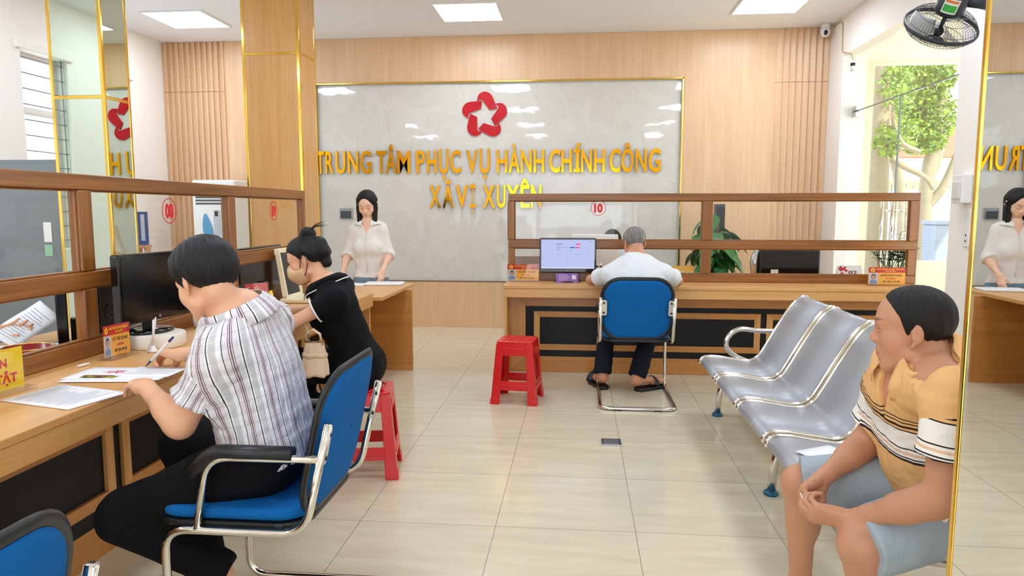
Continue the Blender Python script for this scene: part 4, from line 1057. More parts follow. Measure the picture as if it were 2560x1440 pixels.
        def ctor(V):
            q = V - J['pel']; return np.stack([np.arctan2(q @ l, q @ f) * .145, q @ u, np.zeros(len(V))], 1)
        def cslv(V, k):
            o = J['S' + k]; dr = unit(J['E' + k] - o); r1 = unit(np.cross(dr, u + .01)); r2 = np.cross(dr, r1); w = V - o
            return np.stack([np.arctan2(w @ r1, w @ r2) * .062, s_base - w @ dr, np.ones(len(V))], 1)
        if split:
            parts = [surface(lambda P: fold(P, smin(tors(P), np.min([slf(P, k) for k in 'LR'], 0) + .0035, .055)), lo, hi, h)]
            for k in 'LR':
                cl, ch = bounds(slv[k][0], .05); parts.append(surface(lambda P, k=k: fold(P, slf(P, k)), cl, ch, h))
            return to_object(name, parts, mats, root, {'cloth': [ctor, lambda V: cslv(V, 'L'), lambda V: cslv(V, 'R')]}, matfn)
        V, F = surface(fn, lo, hi, h)
        def cloth(V):
            out = ctor(V); dt = tors(V)
            for k in 'LR':
                m_ = slf(V, k) < dt - .004; out[m_] = cslv(V[m_], k)
            return out
        return to_object(name, [(V, F)], mats, root, {'cloth': cloth} if attrs else None, matfn)
    def collar(s, name, mats, root, z1=.03, low=-.018, tips=.0, gap=.22, off=(.010, .024), edge=None, th=.003, rmax=.125, tipw=.9):
        nk = s.neckp[0]; ax = unit(unit(nk.b - nk.a) * .4 + s.up * .6); O = s.J['neck']; f = unit(s.f - ax * (s.f @ ax)); l = np.cross(f, ax); base = s.torso + s.neckp
        na, nz = 72, 9; angs = np.linspace(gap, 2 * PI - gap, na); rr = np.linspace(.02, rmax, 120); G = np.zeros((na, nz, 3))
        for i, an in enumerate(angs):
            fr = np.clip(1 - min(an, 2 * PI - an) / tipw, 0, 1); dr = f * math.cos(an) + l * math.sin(an); last = None
            for j in range(nz):
                t = j / (nz - 1); aa = (z1 - .010 * fr) * (1 - t) + (low - tips * fr) * t; Q = O + ax * aa + np.outer(rr, dr)
                ins = np.where(union(base, Q) < off[0] + (off[1] - off[0]) * t)[0]; r = rr[ins[-1]] if len(ins) else .055
                if last is not None: r = min(max(r, last), last + .016)
                last = r; G[i, j] = O + ax * aa + dr * r
        for _ in range(2): G[1:-1] = .25 * G[:-2] + .5 * G[1:-1] + .25 * G[2:]
        b = MB(); b.add([tuple(G[i, j]) for i in range(na) for j in range(nz)], [(i * nz + j, (i + 1) * nz + j, (i + 1) * nz + j + 1, i * nz + j + 1) for i in range(na - 1) for j in range(nz - 1)], True)
        o = b.build(name, mats, root, solid=th)
        V = G.reshape(-1, 3); at = o.data.attributes.new('cloth', 'FLOAT_VECTOR', 'POINT'); C_ = np.stack([np.repeat(angs * .07, nz), np.tile(np.linspace(.5, .44, nz), na), np.zeros(na * nz)], 1)
        if len(o.data.vertices) == len(C_): at.data.foreach_set('vector', C_.astype(np.float32).ravel())
        if edge:
            b = MB(); b.tube([Vector(v) for v in G[:, -1]], edge[1], 8); b.build('collar_edging', edge[0], root)
        return o
    def front(s, t, g=.013, x=0.0):
        O = s.J['neck'] - s.up * t + s.lat * x; rr = np.linspace(0, .3, 200); Q = O + np.outer(rr, s.f); d = union(s.torso, Q); k = np.where(d < g)[0]; return Q[k[-1]] if len(k) else O
    def trousers(s, name, mats, root, h=.008, g=.007, waist=.06, leg=1.0, folds=.004, seed=5, flare=.0, thick=None):
        J, u = s.J, s.up; sets = {}
        thick = thick or 1.0
        for k in 'LR':
            H_, K_, A_ = J['H' + k], J['K' + k], J['A' + k]
            if leg <= .5: c = [Cone(H_, lerp(H_, K_, leg * 2), .092 * s.m, .075 * s.m, .04)]; cut = (lerp(H_, K_, leg * 2), unit(K_ - H_))
            else: c = [Cone(H_, K_, .089 * s.m * thick, .064 * s.m * thick, .04), Cone(K_, A_, .060 * s.m * thick, (.050 + flare) * s.m, .03)]; cut = (lerp(K_, A_, leg * 2 - 1), unit(A_ - K_))
            sets[k] = (c, cut)
        pv = [s.torso[0], s.torso[1]]; wO = J['pel'] + u * waist
        def fn(P):
            d = smax(union(pv, P, g), (P - wO) @ u, .006)
            for k in 'LR':
                c, (o, dr) = sets[k]; e = smax(union(c, P, g), (P - o) @ dr, .005); d = smin(d, e, .035)
            if folds: d = d + folds * noise3(P, 24, seed) + folds * .5 * noise3(P, 60, seed + 1)
            return d
        lo, hi = bounds(pv + sets['L'][0] + sets['R'][0], .05); V, F = surface(fn, lo, hi, h)
        return to_object(name, [(V, F)], mats, root, {'cloth': lambda V: V - J['pel']})
    def hair(s, name, mats, root, line, g=(.003, .016), h=.003, extra=None, part=0.0, rough=.0016, carve=None, vx=0.0, vw=.05):
        """line: hairline heights by depth, as ([y...], [z...]) in head units"""
        base = s.hp[:2]; M, C, q_ = s.HM, s.HC, s.hs
        def fn(P):
            q = (P - C) @ M / q_; zl = np.interp(q[:, 1], line[0], line[1]) + vx * np.clip(1 - (q[:, 0] / vw) ** 2, -.6, 1) * np.clip((q[:, 1] - .02) / .03, 0, 1); ov = q[:, 2] - zl
            gg = (g[0] + (g[1] - g[0]) * np.clip(ov / .05, 0, 1)) * q_
            a = np.arctan2(q[:, 0], -q[:, 1] + .03)
            rdg = rough * (np.sin(a * 74 + 4 * np.sin(q[:, 2] * 50 + a * 3)) * .6 + np.sin(a * 31 + 2 * np.sin(q[:, 2] * 40) + q[:, 1] * 30)) * .5
            d = union(base, P) - gg - rdg * q_
            if part: d = d + .004 * np.exp(-((q[:, 0] - part) / .004) ** 2) * (q[:, 2] > .05)
            d = smax(d, -ov * q_ * .9, .004)
            if extra is not None:
                for e in extra: d = smin(d, e.d(P) - rdg * q_, .012)
            if carve is not None: d = carve(P, q, d)
            return d
        lo, hi = bounds(base + (extra or []), .04); V, F = surface(fn, lo, hi, h)
        return to_object(name, [(V, F)], mats, root, {'strand': strand_attr(C, M, q_)})
def person(lab, loc, group=None): return thing('person', lab, 'person', loc, 0, group)
SKIN1 = skin_mat('skin_light', (232, 178, 142)); SKIN2 = skin_mat('skin_tan', (203, 146, 112)); SKIN3 = skin_mat('skin_fair', (240, 196, 168)); SKIN4 = skin_mat('skin_brown', (196, 132, 98))
HAIRB = hair_mat('black_hair', (7, 7, 9), .5); HAIRG = hair_mat('grey_hair', (62, 58, 56), .6, (176, 172, 166)); HAIRN = hair_mat('dark_brown_hair', (13, 10, 9), .5)
def denim(name, rgb, fade=.0):
    return mat(name, rgb, .9, vary=.12 + fade, spec=.2, wrinkle=.35)
JEANB = denim('black_jeans', (11, 12, 16)); JEANG = denim('grey_blue_shorts', (166, 178, 186)); JEANL = denim('light_jeans', (120, 142, 158)); TROUD = denim('dark_trousers', (24, 28, 38))
# ================================================================= the people
def plaid():
    m, nt, b = nodes('plaid_shirt'); at = N(nt, 'ShaderNodeAttribute', attribute_name='cloth'); sx = N(nt, 'ShaderNodeSeparateXYZ'); L(nt, at.outputs['Vector'], sx.inputs[0])
    def ramp(out, period, stops):
        d = N(nt, 'ShaderNodeMath', operation='DIVIDE'); d.inputs[1].default_value = period; L(nt, out, d.inputs[0]); f = N(nt, 'ShaderNodeMath', operation='FRACT'); L(nt, d.outputs[0], f.inputs[0])
        r = N(nt, 'ShaderNodeValToRGB'); r.color_ramp.interpolation = 'CONSTANT'; e = r.color_ramp.elements
        e[0].position = 0; e[0].color = lin(stops[0][1]); e[1].position = stops[1][0]; e[1].color = lin(stops[1][1])
        for p, c in stops[2:]: x = e.new(p); x.color = lin(c)
        L(nt, f.outputs[0], r.inputs[0]); return r
    W_, G_, D_, M_, P_ = (240, 238, 238), (206, 203, 204), (46, 42, 50), (132, 104, 106), (226, 218, 222)
    v = ramp(sx.outputs[0], .062, [(0, W_), (.10, G_), (.32, W_), (.37, D_), (.405, W_), (.46, P_), (.62, M_), (.645, W_), (.67, M_), (.72, W_), (.745, M_), (.77, P_), (.93, D_), (.955, W_)])
    h = ramp(sx.outputs[1], .070, [(0, (255, 255, 255)), (.3, (242, 240, 242)), (.55, (255, 255, 255)), (.6, (226, 222, 226)), (.62, (255, 255, 255)), (.85, (240, 238, 240)), (.9, (255, 255, 255))])
    mx = N(nt, 'ShaderNodeMix', data_type='RGBA', blend_type='MULTIPLY'); mx.inputs[0].default_value = 1; L(nt, v.outputs[0], mx.inputs[6]); L(nt, h.outputs[0], mx.inputs[7]); L(nt, mx.outputs[2], b.inputs['Base Color'])
    b.inputs['Roughness'].default_value = .85; b.inputs['Specular IOR Level'].default_value = .25; add_wrinkle(nt, b, .45)
    return m
def polo_stripes():
    m, nt, b = nodes('striped_orange_polo'); at = N(nt, 'ShaderNodeAttribute', attribute_name='cloth'); sx = N(nt, 'ShaderNodeSeparateXYZ'); L(nt, at.outputs['Vector'], sx.inputs[0])
    O_, W_, D_, T_ = (236, 184, 122), (246, 240, 230), (52, 38, 34), (236, 196, 160)
    st = [(0, O_), (.222, D_), (.227, W_), (.233, D_), (.238, W_), (.245, T_), (.252, W_), (.259, D_), (.262, W_), (.318, D_), (.323, O_), (.331, D_), (.336, O_), (.344, D_), (.349, O_), (.357, D_), (.362, O_)]
    r = N(nt, 'ShaderNodeValToRGB'); r.color_ramp.interpolation = 'CONSTANT'; e = r.color_ramp.elements
    e[0].position = 0; e[0].color = lin(O_); e[1].position = st[1][0]; e[1].color = lin(st[1][1])
    for p, c in st[2:]: x = e.new(p); x.color = lin(c)
    L(nt, sx.outputs[1], r.inputs[0]); L(nt, r.outputs[0], b.inputs['Base Color']); b.inputs['Roughness'].default_value = .85; b.inputs['Specular IOR Level'].default_value = .25; add_wrinkle(nt, b, .45)
    return m
PLAID = plaid(); POLO = polo_stripes()
BLACKT = mat('black_polo', (10, 11, 15), .9, spec=.2, wrinkle=.3); WHITET = mat('white_tee', (226, 229, 230), .85, wrinkle=.45); BLOUSE = mat('ivory_blouse', (232, 226, 218), .8, wrinkle=.18); EDGEW = mat('white_edging', (236, 236, 236), .8)
STRAP = mat('dark_leather', (26, 22, 22), .5)

# ---- the man in the plaid shirt, writing at the left counter
J = dict(pel=(-.985, 2.14, .60), chest=(-1.05, 2.13, .90), neck=PY(602, 790, 2.12), SL=PY(548, 895, 1.965), SR=(-1.06, 2.33, .975), EL=PY(452, 1062, 1.955), WL=PZ(366, 968, .81), ER=(-1.27, 2.60, .82), WR=PZ(452, 887, .815),
         HL=(-.98, 2.05, .588), HR=(-.98, 2.24, .588), KL=PY(312, 1290, 1.985), KR=(-1.40, 2.33, .53), AL=PY(546, 1418, 2.06), AR=PY(520, 1408, 2.24), TL=PY(585, 1490, 2.05), TR=(-1.28, 2.33, .03))
m1 = person('man in a plaid short sleeved shirt writing at the left counter', (-.95, 2.14, 0))
F1 = Fig(J, (PY(515, 700, 2.08), (-.80, .42, -.46), (-.40, .22, .89), 1.0), m=1.0, tw=.93)
wl = J['WL']; F1.hand('L', PZ(312, 930, .80) - wl, (0.05, 0.05, -1), 1, curl=(.35, .32, .34, .4), thumb=(.1, .2), spread=.10, tdir=unit(PZ(405, 934, .79) - PZ(365, 958, .80)))
wr = J['WR']; tipsR = F1.hand('R', PZ(372, 874, .82) - wr, (-.15, -.25, -.9), -1, curl=(.62, .72, .85, .95), thumb=(.9, .5), spread=.03)
F1.build_body('body', SKIN1, m1)
F1.shirt('shirt', PLAID, m1, sleeve={'L': .66, 'R': .8}, hem=-.03, folds=.0045, loose=.006, split=True, h=.0055, neck_cut=.03, g=.014, cuff=.01)
F1.collar('collar', PLAID, m1, z1=.050, low=-.014, tips=.02, off=(.013, .030))
F1.trousers('jeans', JEANB, m1, leg=1.05, waist=.09, folds=.004, thick=1.06, g=.012)
F1.hair('hair', HAIRB, m1, ([-.12, -.07, -.035, -.01, .012, .03, .06, .09], [-.094, -.088, -.06, -.004, -.03, .03, .055, .062]), g=(.004, .021), rough=.0022)

# ---- the woman in the black polo shirt, on the stool at window 09
J = dict(pel=(-1.12, 3.53, .555), chest=(-1.245, 3.53, .83), neck=PY(812, 712, 3.52), SL=PY(838, 752, 3.36), SR=(-1.27, 3.69, .95), EL=PY(722, 812, 3.30), WL=PY(668, 786, 3.50), ER=(-1.50, 3.76, .80), WR=PY(690, 776, 3.62),
         HL=(-1.13, 3.48, .55), HR=(-1.13, 3.65, .55), KL=(-1.52, 3.50, .535), KR=(-1.52, 3.72, .535), AL=(-1.42, 3.50, .10), AR=(-1.42, 3.72, .10), TL=(-1.56, 3.50, .025), TR=(-1.56, 3.72, .025))
m2 = person('woman in a black polo shirt and face mask leaning over the left counter', (-1.13, 3.53, 0))
F2 = Fig(J, (PY(766, 648, 3.52), (-.90, -.10, -.40), (-.36, .0, .93), .95), m=.95, fem=True)
ph = PY(628, 752, 3.55)
F2.hand('L', (-.75, .35, .12), (.1, .9, .2), 1, curl=(.7, .75, .8, .85), thumb=(.6, .4)); F2.hand('R', (-.8, -.25, .15), (.1, -.9, .2), -1, curl=(.6, .65, .7, .75), thumb=(.6, .4))
F2.build_body('body', SKIN1, m2, hh=.003, hf=.003)
F2.shirt('polo_shirt', BLACKT, m2, sleeve=.42, hem=.01, folds=.0025, g=.010, attrs=False, cuff=.004)
for k in 'LR':
    S, E = F2.J['S' + k], F2.J['E' + k]; o = lerp(S, E, .425); dr = unit(E - S); a = unit(np.cross(dr, (0, 0, 1))); b_ = np.cross(dr, a)
    b = MB(); b.tube([Vector(o + (a * math.cos(t_) + b_ * math.sin(t_)) * .0585) for t_ in np.linspace(0, 2 * PI, 40)[:-1]], .0045, 8, closed=True); b.build('sleeve_edging', EDGEW, m2)
F2.collar('collar', BLACKT, m2, z1=.03, low=-.012, tips=.02, edge=(EDGEW, .0034), off=(.013, .040))
F2.trousers('jeans', JEANB, m2, leg=.98, waist=.05, folds=.003, thick=.98)
C, M = F2.HC, F2.HM; hp = lambda *q: C + M @ (np.array(q) * .97)
ex = [Ell(hp(.0, -.058, .118), (.046, .040, .034), M, .012), Ell(hp(.022, -.045, .134), (.03, .032, .024), M, .01), Ell(hp(-.022, -.06, .132), (.03, .03, .024), M, .01), Cone(hp(0, -.04, .09), hp(0, -.055, .115), .022, .026, .014), Cone(hp(0, -.098, .05), hp(.0, -.094, -.055), .036, .026, .03), Cone(hp(.02, -.095, .06), hp(.02, -.108, .0), .028, .026, .03), Cone(hp(-.02, -.095, .06), hp(-.02, -.108, .0), .028, .026, .03)]
F2.hair('hair', HAIRB, m2, ([-.12, -.07, -.035, -.01, .012, .03, .06, .09], [-.075, -.068, -.03, .012, .0, .03, .06, .07]), g=(.003, .012), extra=ex, rough=.0022)
b = MB()
for i in range(14):
    p0 = hp(RNG.uniform(-.015, .015), -.07, .135); d_ = M @ np.array((RNG.uniform(-.02, .02), -.06 - .05 * RNG.uniform(), .012 * RNG.uniform(-1, 1.5))); b.tube([Vector(p0), Vector(p0 + d_ * .5) + Vector((0, 0, .012)), Vector(p0 + d_)], [.001, .001, .0005], 4)
tag(b.build('loose_strands', HAIRB, m2), None, None, None, 'stuff')
def maskfn(P):
    q = (P - C) @ M / .97; d = union(F2.hp[2:8] + F2.hp[9:13], P) - .0045; r = Ell(hp(0, .072, -.052), (.058, .05, .052), M).d(P); d = smin(d, r, .02)
    top = -.012 - .42 * (q[:, 0] ** 2) / .05 + .0; d = smax(d, (q[:, 2] - top - .012 * np.exp(-(q[:, 0] / .02) ** 2)) * .97, .003); d = smax(d, (.022 - q[:, 1]) * .97, .003); return smax(d, (-.118 - q[:, 2]) * .97, .004)
V_, F_ = surface(maskfn, C - .15, C + .15, .003); to_object('face_mask', [(V_, F_)], mat('beige_mask', (226, 186, 146), .8), m2)
for sx in (1, -1):
    b = MB(); b.tube(fillet([Vector(hp(sx * .062, .03, -.035)), Vector(hp(sx * .081, .012, .0)), Vector(hp(sx * .086, -.012, .028)), Vector(hp(sx * .093, -.028, .0)), Vector(hp(sx * .085, -.015, -.045)), Vector(hp(sx * .066, .022, -.082))], .02, 4), .0022, 6); b.build('mask_loop', mat('maroon_strap', (74, 26, 34), .6), m2)
b = MB(); q_ = np.stack([unit((-.45, .15, .9)), unit((0, 1, .1)), unit((-.9, 0, -.4))], 1)
b.cbox((0, 0, 0), (.145, .072, .009), Matrix.Translation(ph) @ Matrix(q_.tolist()).to_4x4())
tag(b.build('mobile_phone', mat('phone_grey', (70, 76, 90), .25), bevel=.006), 'grey mobile phone in the hands of the woman in the black polo', 'phone')

# ---- the standing woman behind the desk
DW = 6.29
J = dict(pel=PY(928, 704, DW), chest=PY(925, 618, DW - .02), neck=PY(921, 557, DW - .03), SL=PY(954, 574, DW), SR=PY(887, 575, DW), EL=PY(974, 636, DW - .02), ER=PY(869, 638, DW), WL=PY(957, 676, DW - .17), WR=PY(857, 682, DW - .14),
         HL=PY(945, 712, DW), HR=PY(911, 712, DW), KL=PY(945, 800, DW), KR=PY(911, 800, DW), AL=PY(945, 875, DW + .02), AR=PY(911, 875, DW + .02), TL=PY(947, 895, DW - .16), TR=PY(909, 895, DW - .16))
for k in 'LR': J['A' + k].z = .09; J['T' + k].z = .025; J['K' + k].z = .45
m3 = person('standing woman in an ivory blouse looking down behind the desk', (J['pel'].x, DW, 0))
F3 = Fig(J, (PY(918, 511, DW - .05), (.02, -.86, -.50), (0, -.46, .89), 1.0), m=.93, fem=True, tw=.93)
F3.hand('L', (-.10, -.30, -.9), (-.55, .5, .1), -1, curl=(.35, .3, .35, .4), thumb=(.5, .3)); F3.hand('R', (.06, -.35, -.9), (.6, .4, .1), 1, curl=(.3, .3, .35, .4), thumb=(.4, .3))
F3.build_body('body', SKIN3, m3, hh=.003, hf=.0035, tint=lambda V: tint_head(V, F3.HC, F3.HM, F3.hs, fem=True, eyes_open=.12, lipk=.6))
F3.shirt('blouse', BLOUSE, m3, sleeve={'L': 1.12, 'R': 1.12}, hem=.035, folds=.003, g=.010, attrs=False, cuff=.004, vneck=(.042, .10), hemtilt=.15)
F3.collar('collar', BLOUSE, m3, z1=.022, low=-.012, tips=.03, gap=.5, off=(.008, .024), tipw=1.1)
for k in 'LR':
    S, E = F3.J['E' + k], F3.J['W' + k]; dr = unit(E - S); o0, o1 = lerp(S, E, .02), lerp(S, E, .125); b = MB(); b.tube([Vector(o0), Vector(o1)], .0445, 24); b.build('cuff', BLOUSE, m3, bevel=.004)
b = MB(); pk = [F3.front(t_, .0125) for t_ in np.linspace(.10, .40, 8)]
for p_ in pk: b = MB(); b.ball(Vector(p_ + F3.f * .003), (.0065, .004, .0065), 10); b.build('button', mat('pearl_button', (214, 206, 196), .3), m3)
b = MB(); b.tube([Vector(F3.front(t_, .0125)) for t_ in np.linspace(.085, .43, 14)], .014, 8, r2=.0035); b.build('placket', BLOUSE, m3)
F3.trousers('jeans', JEANL, m3, leg=.98, waist=.06, g=.004, folds=.003)
C3, M3 = F3.HC, F3.HM; hq = lambda *q: C3 + M3 @ (np.array(q) * 1.0); dn = V3(0, .04, -1)
ex = []
for sx in (1, -1):
    a = hq(sx * .07, -.012, .045); ex += [Cone(a, a + dn * .08 + V3(-sx * .0, -.0, 0), .026, .026, .03), Cone(a + dn * .08, a + dn * .215 + V3(0, -.006, 0), .027, .021, .03), Cone(hq(sx * .045, -.06, .02), hq(sx * .045, -.06, .02) + dn * .2, .038, .03, .03)]
ex.append(Cone(hq(0, -.07, .02), hq(0, -.07, .02) + dn * .2, .04, .032, .03))
F3.hair('hair', HAIRB, m3, ([-.12, -.07, -.03, .0, .03, .06, .075, .1], [-.10, -.10, -.08, -.03, .0, .05, .07, .08]), g=(.003, .013), extra=ex, vx=.028, vw=.045, part=.001, rough=.0016)
for sx in (1, -1):
    b = MB(); b.ball(Vector(hq(sx * .098, .012, .028)), .006, 10); b.build('hair_clip', mat('pearl_clip', (236, 230, 226), .2), m3)

# ---- the grey haired man at window 10, seen from behind
J = dict(pel=(.425, 5.13, .585), chest=(.425, 5.26, .84), neck=PY(1590, 646, 5.36), SL=PY(1522, 688, 5.33), SR=PY(1662, 686, 5.33), EL=PY(1478, 700, 5.60), ER=PY(1694, 702, 5.62), WL=(.33, 5.85, .815), WR=(.62, 5.86, .815),
         HL=(.34, 5.14, .57), HR=(.51, 5.14, .57), KL=(.235, 5.54, .54), KR=(.59, 5.50, .54), AL=PY(1506, 948, 5.36), AR=PY(1592, 958, 5.30), TL=(.13, 5.52, .05), TR=(.66, 5.44, .05))
for k in 'LR': J['A' + k].z = .115
m4 = person('grey haired man in a white T-shirt sitting at window 10 seen from behind', (.425, 5.13, 0))
F4 = Fig(J, (PY(1586, 607, 5.44), (-.30, .86, -.40), (-.1, .38, .92), .97), m=.98)
F4.hand('L', (.5, .75, -.05), (0, .1, -1), 1, curl=(.3, .3, .3, .3)); F4.hand('R', (-.6, .7, -.05), (0, .1, -1), -1, curl=(.3, .3, .3, .3))
F4.build_body('body', SKIN2, m4, hf=.0045, hh=.003)
F4.shirt('tee_shirt', WHITET, m4, sleeve={'L': .52, 'R': .56}, hem=-.03, folds=.004, g=.012, attrs=False, cuff=.01, loose=.012)
F4.trousers('trousers', TROUD, m4, leg=1.0, waist=.03, folds=.004, flare=.012)
F4.hair('hair', HAIRG, m4, ([-.12, -.07, -.035, -.01, .012, .03, .06, .09], [-.062, -.060, -.048, -.004, -.02, .03, .06, .07]), g=(.003, .009), rough=.001)
for k, lab in (('L', 'black slipper on the left foot of the grey haired man'), ('R', 'black slipper on the right foot of the grey haired man')):
    a, t_ = Vector(J['A' + k]), Vector(J['T' + k]); d_ = Vector((t_.x - a.x, t_.y - a.y, 0)).normalized(); s_ = Vector((-d_.y, d_.x, 0)); c_ = Vector(((a.x + t_.x) / 2, (a.y + t_.y) / 2, 0)) - d_ * .005
    Mx = Matrix.Translation(c_) @ Matrix((s_, d_, Vector((0, 0, 1)))).transposed().to_4x4(); root = thing('slipper', lab, 'slipper', (c_.x, c_.y, 0))
    b = MB(); b.prism(rrect(.10, .27, .048, 6), .001, .026, Mx); b.build('sole', BLKPL, root, bevel=.006)
    b = MB(); b.tube([Mx @ Vector((.05 * math.cos(q_), .045 + .0 * q_, .03 + .062 * math.sin(q_))) for q_ in np.linspace(0, PI, 14)], .005, 8, r2=.03); b.build('strap', BLKPL, root)

# ---- the man in the striped orange polo, on the bench
J = dict(pel=(1.14, 2.16, .525), chest=(1.03, 2.12, .77), neck=PY(2320, 906, 2.04), SL=PY(2388, 985, 1.80), SR=PY(2226, 968, 2.24), EL=PY(2352, 1248, 1.80), ER=PY(2165, 1108, 2.30), WL=PY(2122, 1300, 1.99), WR=PY(2056, 1196, 2.19),
         HL=(1.13, 2.07, .50), HR=(1.13, 2.26, .50), KL=PZ(2152, 1362, .44), KR=PZ(2002, 1208, .46), AL=(.86, 2.0, .10), AR=(.77, 2.38, .10), TL=(.72, 1.97, .025), TR=(.63, 2.35, .025))
m5 = person('man in a striped orange polo shirt and grey shorts sitting on the steel bench', (1.1, 2.13, 0))
F5 = Fig(J, (PY(2281, 822, 2.03), (-.90, .40, -.10), (-.06, .06, .99), .98), m=1.02, belly=.02, nk=.98)
F5.hand('L', PY(2020, 1280, 2.03) - J['WL'], (-.1, .75, .35), 1, curl=(.7, .8, .9, .95), thumb=(.7, .5), spread=.02)
F5.hand('R', PY(1996, 1250, 2.14) - J['WR'], (.35, -.75, -.15), -1, curl=(.6, .75, .9, 1.0), thumb=(.7, .5), spread=.02)
F5.build_body('body', SKIN2, m5, hh=.0022, hf=.0024, h=.006, tint=lambda V: tint_head(V, F5.HC, F5.HM, F5.hs, brow=.7, eyes_open=.55))
F5.shirt('polo_shirt', POLO, m5, sleeve={'L': .58, 'R': .62}, hem=-.03, folds=.004, g=.013, cuff=.008, neck_cut=.058, vneck=(.040, .125), s_base=.384, split=True, loose=.01, h=.0055, hemtilt=-.1)
F5.collar('collar', mat('orange_knit', (238, 186, 122), .85), m5, z1=.078, low=.006, tips=.065, gap=.36, off=(.016, .036), rmax=.15, tipw=1.1)
F5.trousers('shorts', JEANG, m5, leg=.5, waist=.05, folds=.004, h=.006, g=.015)
F5.hair('hair', HAIRN, m5, ([-.12, -.07, -.04, -.018, .0, .012, .03, .05, .07, .1], [-.082, -.074, -.052, -.004, -.014, -.020, .040, .072, .100, .13]), g=(.002, .0065), rough=.002)
b = MB(); pa, pc_ = PY(2000, 1232, 2.08), PY(2018, 1268, 2.06); b.tube([pa, pc_], .0016, 6); tag(b.build('thin_stick', WHITEP), 'thin white stick held between the fingers of the man on the bench', 'stick')
# ================================================================= things on the left counter
def card_stand(lab, c, ux, w, h, draw, cat='name plate', tilt=.0, base=.075, name='name_plate', group=None):
    """acrylic stand at c (bottom centre on the surface), width along ux, facing n = ux x z"""
    ux = Vector(ux).normalized(); uz = Vector((0, 0, 1)); n = ux.cross(uz); c = Vector(c)
    t = thing(name, lab, cat, c, 0, group); uy = (uz - n * tilt).normalized()
    M = Matrix((ux, -n, uz)).transposed().to_4x4(); M.translation = c
    b = MB(); b.box((-w / 2 - .012, -base / 2, .0008), (w / 2 + .012, base / 2, .012), M); b.build('base', ACRYL, t)
    o = c + uz * .012 - n * .004
    for d in (.0035, -.0035):
        b = MB(); q = [o + ux * a + uy * z + n * d for a, z in ((-w / 2 - .004, 0), (w / 2 + .004, 0), (w / 2 + .004, h + .003), (-w / 2 - .004, h + .003))]; b.quad(*q); b.build('acrylic_sheet', ACRYL, t)
    b, ms = draw(o, ux, uy, n, w, h); b.build('card', ms, t)
    return t
def plate_card(name, role, phone, portrait_shirt=(120, 150, 190)):
    def draw(o, ux, uy, n, w, h):
        b = MB(); R = lambda x0, x1, y0, y1, d: b.quad(*[o + ux * (x * w) + uy * (y * h) + n * d for x, y in ((x0, y0), (x1, y0), (x1, y1), (x0, y1))])
        ms = [ORAS, REDS, mat('portrait_backdrop', (196, 206, 232), .6), mat('portrait_skin', (206, 156, 128), .6), mat('portrait_hair', (30, 26, 28), .6), mat('portrait_shirt', portrait_shirt, .6), mat('dark_print', (70, 40, 20), .6), YELS, mat('red_print', (206, 50, 30), .6)]
        b.k = 0; R(-.5, .5, 0, 1, 0); b.k = 1; R(-.5, .5, .68, 1, .0004)
        b.k = 2; R(-.48, -.24, .02, .66, .0004)
        def oval(cx, cy, rx, ry, d): b.add([o + ux * ((cx + rx * math.cos(a)) * w) + uy * ((cy + ry * math.sin(a)) * h) + n * d for a in np.linspace(0, 2 * PI, 20)[:-1]], [tuple(range(19))])
        b.k = 5; oval(-.36, .15, .10, .12, .0006); b.k = 4; oval(-.36, .44, .068, .17, .0008); b.k = 3; oval(-.36, .40, .055, .14, .001)
        b.k = 5; R(-.46, -.26, .02, .12, .0007)
        P = lambda s, x0, x1, y0, y1: put_text(b, s, o + n * .0006, ux, uy, x0 * w, x1 * w, y0 * h, y1 * h, .0004, .015)
        b.k = 7; P('TRUNG TÂM PHỤC VỤ HÀNH CHÍNH CÔNG', -.28, .45, .85, .93); P('XÃ VỊ XUYÊN', -.05, .22, .73, .81)
        for i in range(5):
            a = 2 * PI * i / 5 + PI / 2; oval(-.385 + .045 * math.cos(a), .84 + .075 * math.sin(a), .022, .05, .0008)
        b.k = 6; P(name, -.17, .41, .47, .58); P(phone, -.10, .36, .10, .20); b.k = 8; P(role, -.02, .24, .30, .37)
        return b, ms
    return draw
pl, pr = PZ(270, 905, ZT), PZ(328, 882, ZT)
CARDW = .205
c_ = PZ(297, 893, ZT)
card_stand('orange and red name plate beside the front black monitor on the left counter', (c_.x, c_.y, ZT), (.12, 1, 0), .142, .125, plate_card('VŨ THỊ DUNG', 'CHUYÊN VIÊN', 'SĐT: 0943 904 450'), group='name plates on the counters')
c_ = PZ(1309, 702, ZT); card_stand('orange and red name plate at the left end of window 10', (c_.x, 5.98, ZT), (1, 0, 0), .265, .135, plate_card('NGUYỄN THỊ HIỀN', 'CHUYÊN VIÊN', 'SĐT: 0977 075 286', (90, 140, 190)), group='name plates on the counters')
c_ = PZ(2171, 703, ZT); card_stand('orange and red name plate at the far right end of the window 10 counter', (c_.x, 5.93, ZT), (1, 0, 0), .285, .135, plate_card('NGUYỄN DƯƠNG HOÀNG', 'PHÓ GIÁM ĐỐC', 'SĐT: 0912 197 778', (230, 232, 238)), group='name plates on the counters')
def yellow_card(o, ux, uy, n, w, h):
    b = MB(); b.quad(*[o + ux * (x * w) + uy * (y * h) for x, y in ((-.5, 0), (.5, 0), (.5, 1), (-.5, 1))]); b.k = 1
    put_text(b, 'ÓN', o + n * .0004, ux, uy, .17 * w, .33 * w, .56 * h, .76 * h, .0005, .035); put_text(b, 'ẾT TẬT', o + n * .0004, ux, uy, .04 * w, .43 * w, .16 * h, .38 * h, .0005, .035)
    return b, [YELS, REDN]
c_ = PZ(45, 975, ZT); card_stand('yellow sign with red capitals in a clear stand on the left counter', (c_.x - .01, c_.y - .155, ZT), (.10, 1, 0), .36, .135, yellow_card, 'sign', name='table_sign')
